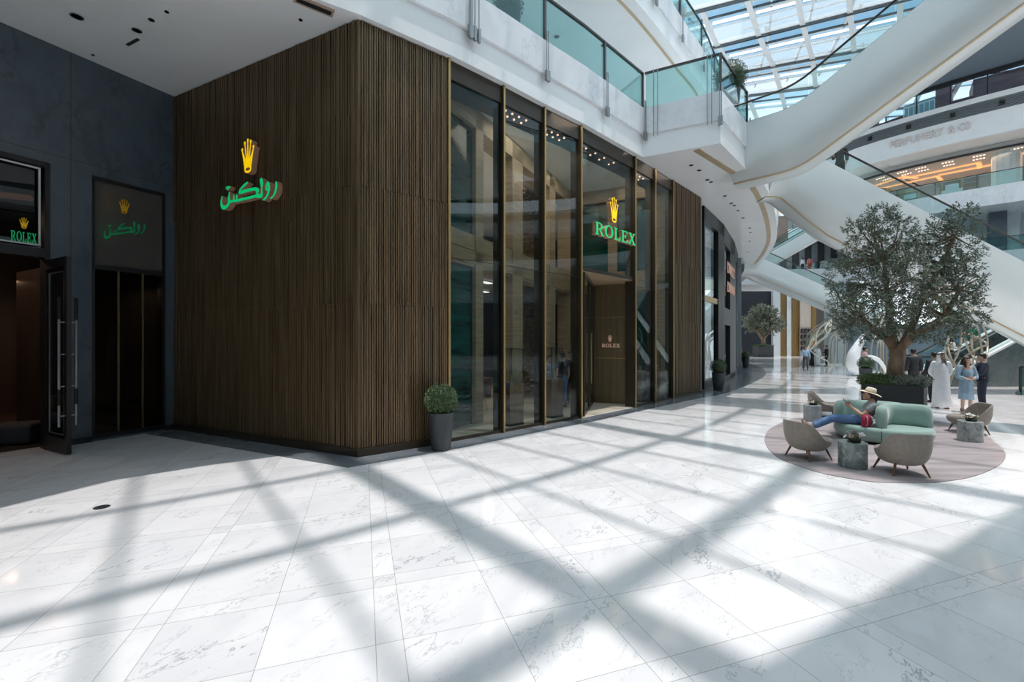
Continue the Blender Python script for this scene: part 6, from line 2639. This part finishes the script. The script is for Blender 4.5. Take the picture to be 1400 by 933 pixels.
C_WHITE = cloth('white_cotton', (.74, .77, .80), var=.04)
C_NAVY = cloth('navy_wool', (.012, .018, .038))
C_CHARC = cloth('charcoal_wool', (.022, .024, .028))
C_BLACK = cloth('black_cloth', (.012, .012, .015))
C_BLUE = cloth('dusty_blue_dress', (.24, .36, .46))
C_SKY = cloth('pale_blue_shirt', (.42, .57, .75))
C_GREEN = cloth('emerald_tunic', (.0, .22, .12))
C_KHAKI = cloth('khaki', (.30, .25, .16))
C_PINK = cloth('pink_shirt', (.62, .40, .40))
C_RED = cloth('scarlet_top', (.62, .03, .03))
C_JEAN = cloth('blue_denim', (.10, .19, .36), var=.3, scale=7)
C_GREYT = cloth('grey_jersey', (.27, .31, .31), var=.2)
C_DKTEE = cloth('slate_tee', (.06, .07, .085))
C_CREAM = cloth('cream_knit', (.70, .66, .58))
C_STRAW = mat('natural_straw', (.72, .66, .53), .8, var=.1, scale=40, bump=.2, bscale=90)


def fa_(dx, dy):
    return math.atan2(dy, dx)


BEHIND = {'elL': (-.225, -.075, 1.11), 'wrL': (-.08, -.185, .95), 'haL': (.0, -.20, .92), 'elR': (.225, -.075, 1.11), 'wrR': (.08, -.20, .97), 'haR': (.0, -.215, .94)}
CROSS = {'elL': (-.26, .06, 1.13), 'wrL': (-.02, .215, 1.15), 'haL': (.07, .225, 1.17), 'elR': (.26, .06, 1.12), 'wrR': (.03, .255, 1.19), 'haR': (-.06, .26, 1.21)}
WALK = {'knL': (-.09, .16, .51), 'anL': (-.09, .20, .10), 'toL': (-.10, .34, .06), 'knR': (.10, -.02, .50), 'anR': (.10, -.22, .14), 'toR': (.105, -.10, .03), 'wrL': (-.27, -.10, .90), 'haL': (-.28, -.12, .81), 'wrR': (.27, .12, .90), 'haR': (.27, .16, .82)}
HOLD = {'elR': (.24, .0, 1.12), 'wrR': (.14, .24, 1.18), 'haR': (.10, .31, 1.22)}

person((13.72, 14.15, 0), fa_(-.5, -.87), 1.79, 'person in a long white robe and white headcloth with hands behind the back', BEHIND, (.36, .22, .15), robe=C_WHITE, ghutra=C_WHITE, shoes=(.12, .05, .03), yaw=.3, pitch=-.25)
person((13.78, 13.42, 0), fa_(-.2, -.95), 1.68, 'person in a dusty blue dress with long brown hair, listening beside a navy suit', {'elL': (-.24, .02, 1.12), 'wrL': (-.08, .17, 1.06), 'haL': (-.0, .2, 1.08), 'elR': (.24, .02, 1.12), 'wrR': (.06, .20, 1.04), 'haR': (-.02, .22, 1.05)}, (.55, .36, .27), (.035, .018, .012), 'long', dress=C_BLUE, shoes=(.30, .18, .12), yaw=.3)
person((14.52, 13.66, 0), fa_(-.75, .55), 1.78, 'person in a navy suit with arms folded, facing the blue dress', CROSS, (.5, .32, .23), top=C_NAVY, jacket=True, trousers=C_NAVY, yaw=.0)
person((15.75, 17.35, 0), fa_(.15, 1), 1.86, 'person in a charcoal suit seen from behind, right of the olive trunk', {}, (.5, .33, .25), top=C_CHARC, jacket=True, trousers=C_CHARC, yaw=-.5)
person((14.75, 15.45, 0), fa_(.3, 1), 1.77, 'person in a black jacket standing half hidden behind the white robe', {}, (.45, .3, .22), top=C_BLACK, jacket=True, trousers=C_BLACK)
person((21.6, 21.8, .77), fa_(1, 0), 1.58, 'person in a cream top with long dark hair near the foot of the ground escalator', HOLD, (.5, .33, .25), hair_style='long', top=C_CREAM, trousers=C_BLACK)
person((22.75, 21.8, 1.38), fa_(1, .3), 1.64, 'person in an emerald tunic and khaki trousers riding the ground escalator', {}, (.35, .22, .15), hair=(.5, .5, .5), top=C_GREEN, trousers=C_KHAKI, cap=C_WHITE)
person((19.05, 23.9, 0), fa_(.8, -.3), 1.83, 'person in a pink shirt behind the clipped ball by the olive planter', {}, (.5, .33, .25), top=C_PINK, trousers=C_CHARC)
person((21.3, 32.1, 0), fa_(-.45, -.9), 1.80, 'person in a pale blue shirt and grey trousers walking towards the viewer', WALK, (.55, .33, .25), (.06, .045, .035), top=C_SKY, trousers=cloth('grey_flannel', (.07, .075, .08)))
person((25.75, 38.0, 0), fa_(.6, -.6), 1.74, 'person in a black cloak and scarf left of the distant white robe', HOLD, (.4, .26, .2), abaya=C_BLACK, headscarf=C_BLACK)
person((26.45, 38.35, 0), fa_(-.2, -.9), 1.76, 'person in a white robe standing in the distant group of three', {}, (.36, .22, .15), robe=C_WHITE, ghutra=C_WHITE)
person((26.65, 37.5, 0), fa_(-.8, .4), 1.80, 'person in a dark suit right of the distant white robe', HOLD, (.5, .32, .24), top=C_BLACK, jacket=True, trousers=C_BLACK)
person((19.75, 38.3, 0), fa_(.5, -.8), 1.72, 'person in a scarlet top and orange scarf by a stroller beside the black shopfront', HOLD, (.45, .3, .22), top=C_RED, trousers=C_BLACK, headscarf=cloth('orange_scarf', (.75, .30, .05)))
person((13.6, 18.35, 8.62), fa_(-.8, -.55), 1.78, 'person in a dark suit riding the descending escalator near its top', HOLD, (.5, .33, .25), (.07, .03, .015), top=C_BLACK, jacket=True, trousers=C_BLACK)
person((32.75, 48.7, L1), fa_(.2, 1), 1.75, 'person in a rose pink top at the rail of the distant gallery', {}, (.5, .33, .25), top=cloth('rose_top', (.70, .20, .20)), trousers=cloth('brick_trousers', (.30, .08, .06)))
person((32.1, 48.9, L1), fa_(-.2, 1), 1.70, 'person in a white top at the rail of the distant gallery', {}, (.5, .33, .25), top=C_WHITE, trousers=C_CHARC)
person((1.62, 14.25, .012), fa_(-.5, .85), 1.78, 'person in a slate tee and blue jeans inside the shop beside a display case', {}, (.5, .31, .22), (.04, .025, .02), top=C_DKTEE, top_len='short', trousers=C_JEAN, yaw=.4)
person((2.0, 15.05, .012), fa_(-.3, -.9), 1.80, 'person in a dark suit inside the shop facing the jeans wearer', HOLD, (.5, .32, .24), top=C_BLACK, jacket=True, trousers=C_BLACK)
person((1.22, 14.55, .012), fa_(.5, -.5), 1.68, 'person in a pale blue shirt inside the shop left of the jeans wearer', HOLD, (.5, .32, .24), top=C_SKY, trousers=C_CHARC)
person((-.30, 17.2, .012), fa_(.1, -1), 1.74, 'fair haired person in dark clothes standing deep inside the shop', {}, (.55, .38, .3), (.45, .36, .22), top=C_NAVY, jacket=True, trousers=C_BLACK)

# seated reader on the sofa
SEAT = {
    'pelvis': (0, 0, .445), 'waist': (0, -.085, .54), 'chest': (0, -.17, .68), 'upper': (0, -.215, .79), 'neck': (0, -.205, .88), 'head': (0, -.155, .985),
    'shL': (-.16, -.215, .78), 'elL': (-.215, -.05, .565), 'wrL': (-.12, .14, .71), 'haL': (-.10, .18, .80),
    'shR': (.16, -.215, .78), 'elR': (.205, -.03, .565), 'wrR': (.06, .17, .70), 'haR': (-.0, .215, .78),
    'hiL': (-.09, .03, .43), 'knL': (-.095, .46, .43), 'anL': (-.07, .90, .155), 'toL': (-.09, .985, .26),
    'hiR': (.09, .03, .43), 'knR': (.085, .47, .435), 'anR': (.06, .93, .17), 'toR': (.07, 1.015, .275),
}
WP_ = (7.50, 9.545, .012)
WA = math.atan2(.60, -.77)
reader = person(WP_, WA, 1.75, 'person in a straw sun hat and jeans reading a phone on the mint sofa', None, (.52, .33, .24), (.03, .015, .01), 'tail', top=C_GREYT, top_len='short', trousers=C_JEAN, shoes=(.16, .09, .06), base=SEAT, hat=C_STRAW, pitch=-.3, crop=.16)
mw = Matrix.Translation(WP_) @ Matrix.Rotation(WA - PI / 2, 4, 'Z')
p = mw @ Vector((-.06, .25, .815))
ph = bevel(MB().box((0, 0, 0), (.075, .009, .15)).build('phone', M_BLACK, loc=p, rz=WA - PI / 2), .003, 2)
ph.rotation_euler = (-.5, 0, WA - PI / 2)
tag(ph, 'black phone held by the straw hatted reader', 'phone')
p = mw @ Vector((-.285, -.12, .345))
t = empty('backpack', p, WA + .5)
tag(t, 'crimson backpack leaning on the sofa behind the seated reader', 'bag')
m = MB()
m.loft([[(rx * (abs(math.cos(a)) ** .7) * (1 if math.cos(a) > 0 else -1), ry * (abs(math.sin(a)) ** .7) * (1 if math.sin(a) > 0 else -1), z) for a in [2 * PI * j / 20 for j in range(20)]] for z, rx, ry in ((0, .08, .05), (.015, .12, .075), (.12, .13, .085), (.22, .115, .075), (.28, .08, .05), (.295, .02, .015))])
m.build('body', cloth('crimson_nylon', (.36, .015, .06)), t, smooth=60)
m = MB()
m.tube(smooth_path([(-.05, .07, .27), (-.06, .13, .2), (-.06, .12, .08), (-.06, .07, .03)], 4), .012, 6).tube(smooth_path([(.05, .07, .27), (.06, .13, .2), (.06, .12, .08), (.06, .07, .03)], 4), .012, 6)
m.tube(smooth_path([(-.03, 0, .29), (0, 0, .34), (.03, 0, .29)], 4), .008, 6)
m.build('strap', C_GREYT, t, smooth=60)
bevel(MB().box((0, -.085, .09), (.16, .03, .12)).build('front_pocket', cloth('grey_pocket', (.33, .34, .35)), t), .012)
t.scale = (.8, .8, .85)
# stroller
t = empty('stroller', (19.35, 37.7, 0), .6)
tag(t, 'dark stroller with pale wheels beside the scarlet top at the black shopfront', 'stroller')
for x in (-.25, .25):
    for y in (-.3, .35):
        m = MB()
        m.tube([(x, y + .11 * math.cos(2 * PI * j / 14), .12 + .11 * math.sin(2 * PI * j / 14)) for j in range(15)], .018, 6)
        m.tube([(x - .02, y, .12), (x + .02, y, .12)], .03, 8)
        m.build('wheel', M_STEEL, t)
m = MB()
for x in (-.24, .24):
    m.tube([(x, .35, .14), (x, .0, .5), (x, -.45, 1.02)], .015, 6).tube([(x, -.3, .14), (x, .1, .55)], .015, 6)
m.tube([(-.24, -.45, 1.02), (.24, -.45, 1.02)], .02, 6)
m.build('frame', M_STEEL, t)
m = MB()
m.loft([[(x, y, z) for x, y, z in ((-.22, y0, z0), (.22, y0, z0), (.22, y1, z1), (-.22, y1, z1))] for (y0, z0, y1, z1) in ((.3, .40, .3, .34), (-.05, .46, -.05, .36), (-.28, .85, -.34, .8))])
m.build('seat', C_BLACK, t)
m = MB()
m.ring([(-.24, -.3), (-.24, .1), (-.1, .22), (.1, .22), (.24, .1), (.24, -.3)], [.86, .86, 1.0, 1.0], [-.02, .02, .1, .06])
m.build('canopy', C_BLACK, t)

# ------------------------------------------------------------------ fittings on the first gallery's underside
def spot(px, py, z, r, label, m_, group=None, name='ceiling_spotlight', lit=None):
    q = G(px, py, z)
    x = MB().lathe([(r, -.012), (r, .0), (r * .8, .0), (r * .75, -.012)], 18)
    x.lathe([(0, -.006), (r * .75, -.006), (r * .75, .004), (0, .004)], 18, mi=1)
    o = x.build(name, [m_, lit or M_WHITE], loc=(q.x, q.y, z))
    tag(o, label, 'ceiling fitting', group)
    return o


SZ = SOF - .002
spot(105, 22, SZ, .10, 'copper glowing recessed spot in the white ceiling over the left doorway', M_STEEL, lit=lamp_mat('copper_spot', (1, .5, .3), .8))
spot(187, 41, SZ, .08, 'round steel detector in the shaded white ceiling', M_STEEL, name='ceiling_detector', lit=M_CHAR)
spot(207, 27, SZ, .05, 'small square-set grey sensor in the shaded white ceiling', M_CHAR, name='ceiling_detector', lit=M_STEEL)
spot(228, 16, SZ, .035, 'tiny dark nozzle in the ceiling nearest the long slot', M_CHAR, name='sprinkler', lit=M_BLACK)
spot(411, 27, SZ, .035, 'tiny dark nozzle in the ceiling above the slatted corner', M_CHAR, name='sprinkler', lit=M_BLACK)
spot(127, 75, SZ, .03, 'tiny dark nozzle in the ceiling beside the stone wall', M_CHAR, name='sprinkler', lit=M_BLACK)
q0, q1 = G(402, -4, SZ), G(456, 18, SZ)
dv = (q1 - q0)
o = MB().box((0, 0, -.01), (dv.length, .20, .03)).box((0, 0, -.028), (dv.length - .08, .10, .01), mi=1).build('ceiling_slot_diffuser', [mat('tan_slot_frame', (.45, .33, .25), .5), M_CHAR], loc=tuple((q0 + q1) / 2), rz=math.atan2(dv.y, dv.x))
tag(o, 'tan framed long slot diffuser in the ceiling near the gallery edge', 'ceiling fitting')
q0, q1 = G(174, 61, SZ), G(189, 53, SZ)
dv = q1 - q0
o = MB().box((0, 0, -.008), (dv.length, .05, .02)).build('ceiling_slot', M_CHAR, loc=tuple((q0 + q1) / 2), rz=math.atan2(dv.y, dv.x))
tag(o, 'short dark slot in the ceiling over the left stone wall', 'ceiling fitting')
for k, (px, py) in enumerate(((945, 226), (956, 233), (967, 246), (972, 249), (991, 268), (1000, 278), (1004, 281), (1009, 288), (1016, 298), (1025, 312), (1026, 318), (1025, 330), (1022, 345))):
    spot(px, py, SZ, .07, 'small dark recessed spot along the bright curved soffit', M_CHAR, 'spots along the curved soffit', lit=M_CHAR)
for k, (px, py) in enumerate(((716, 47), (761, 50), (825, 62), (874, 98))):
    spot(px, py, L2S - .002, .11, 'warm glowing spot under the highest gallery', M_STEEL, 'warm spots under the highest gallery', lit=M_WARMLAMP)
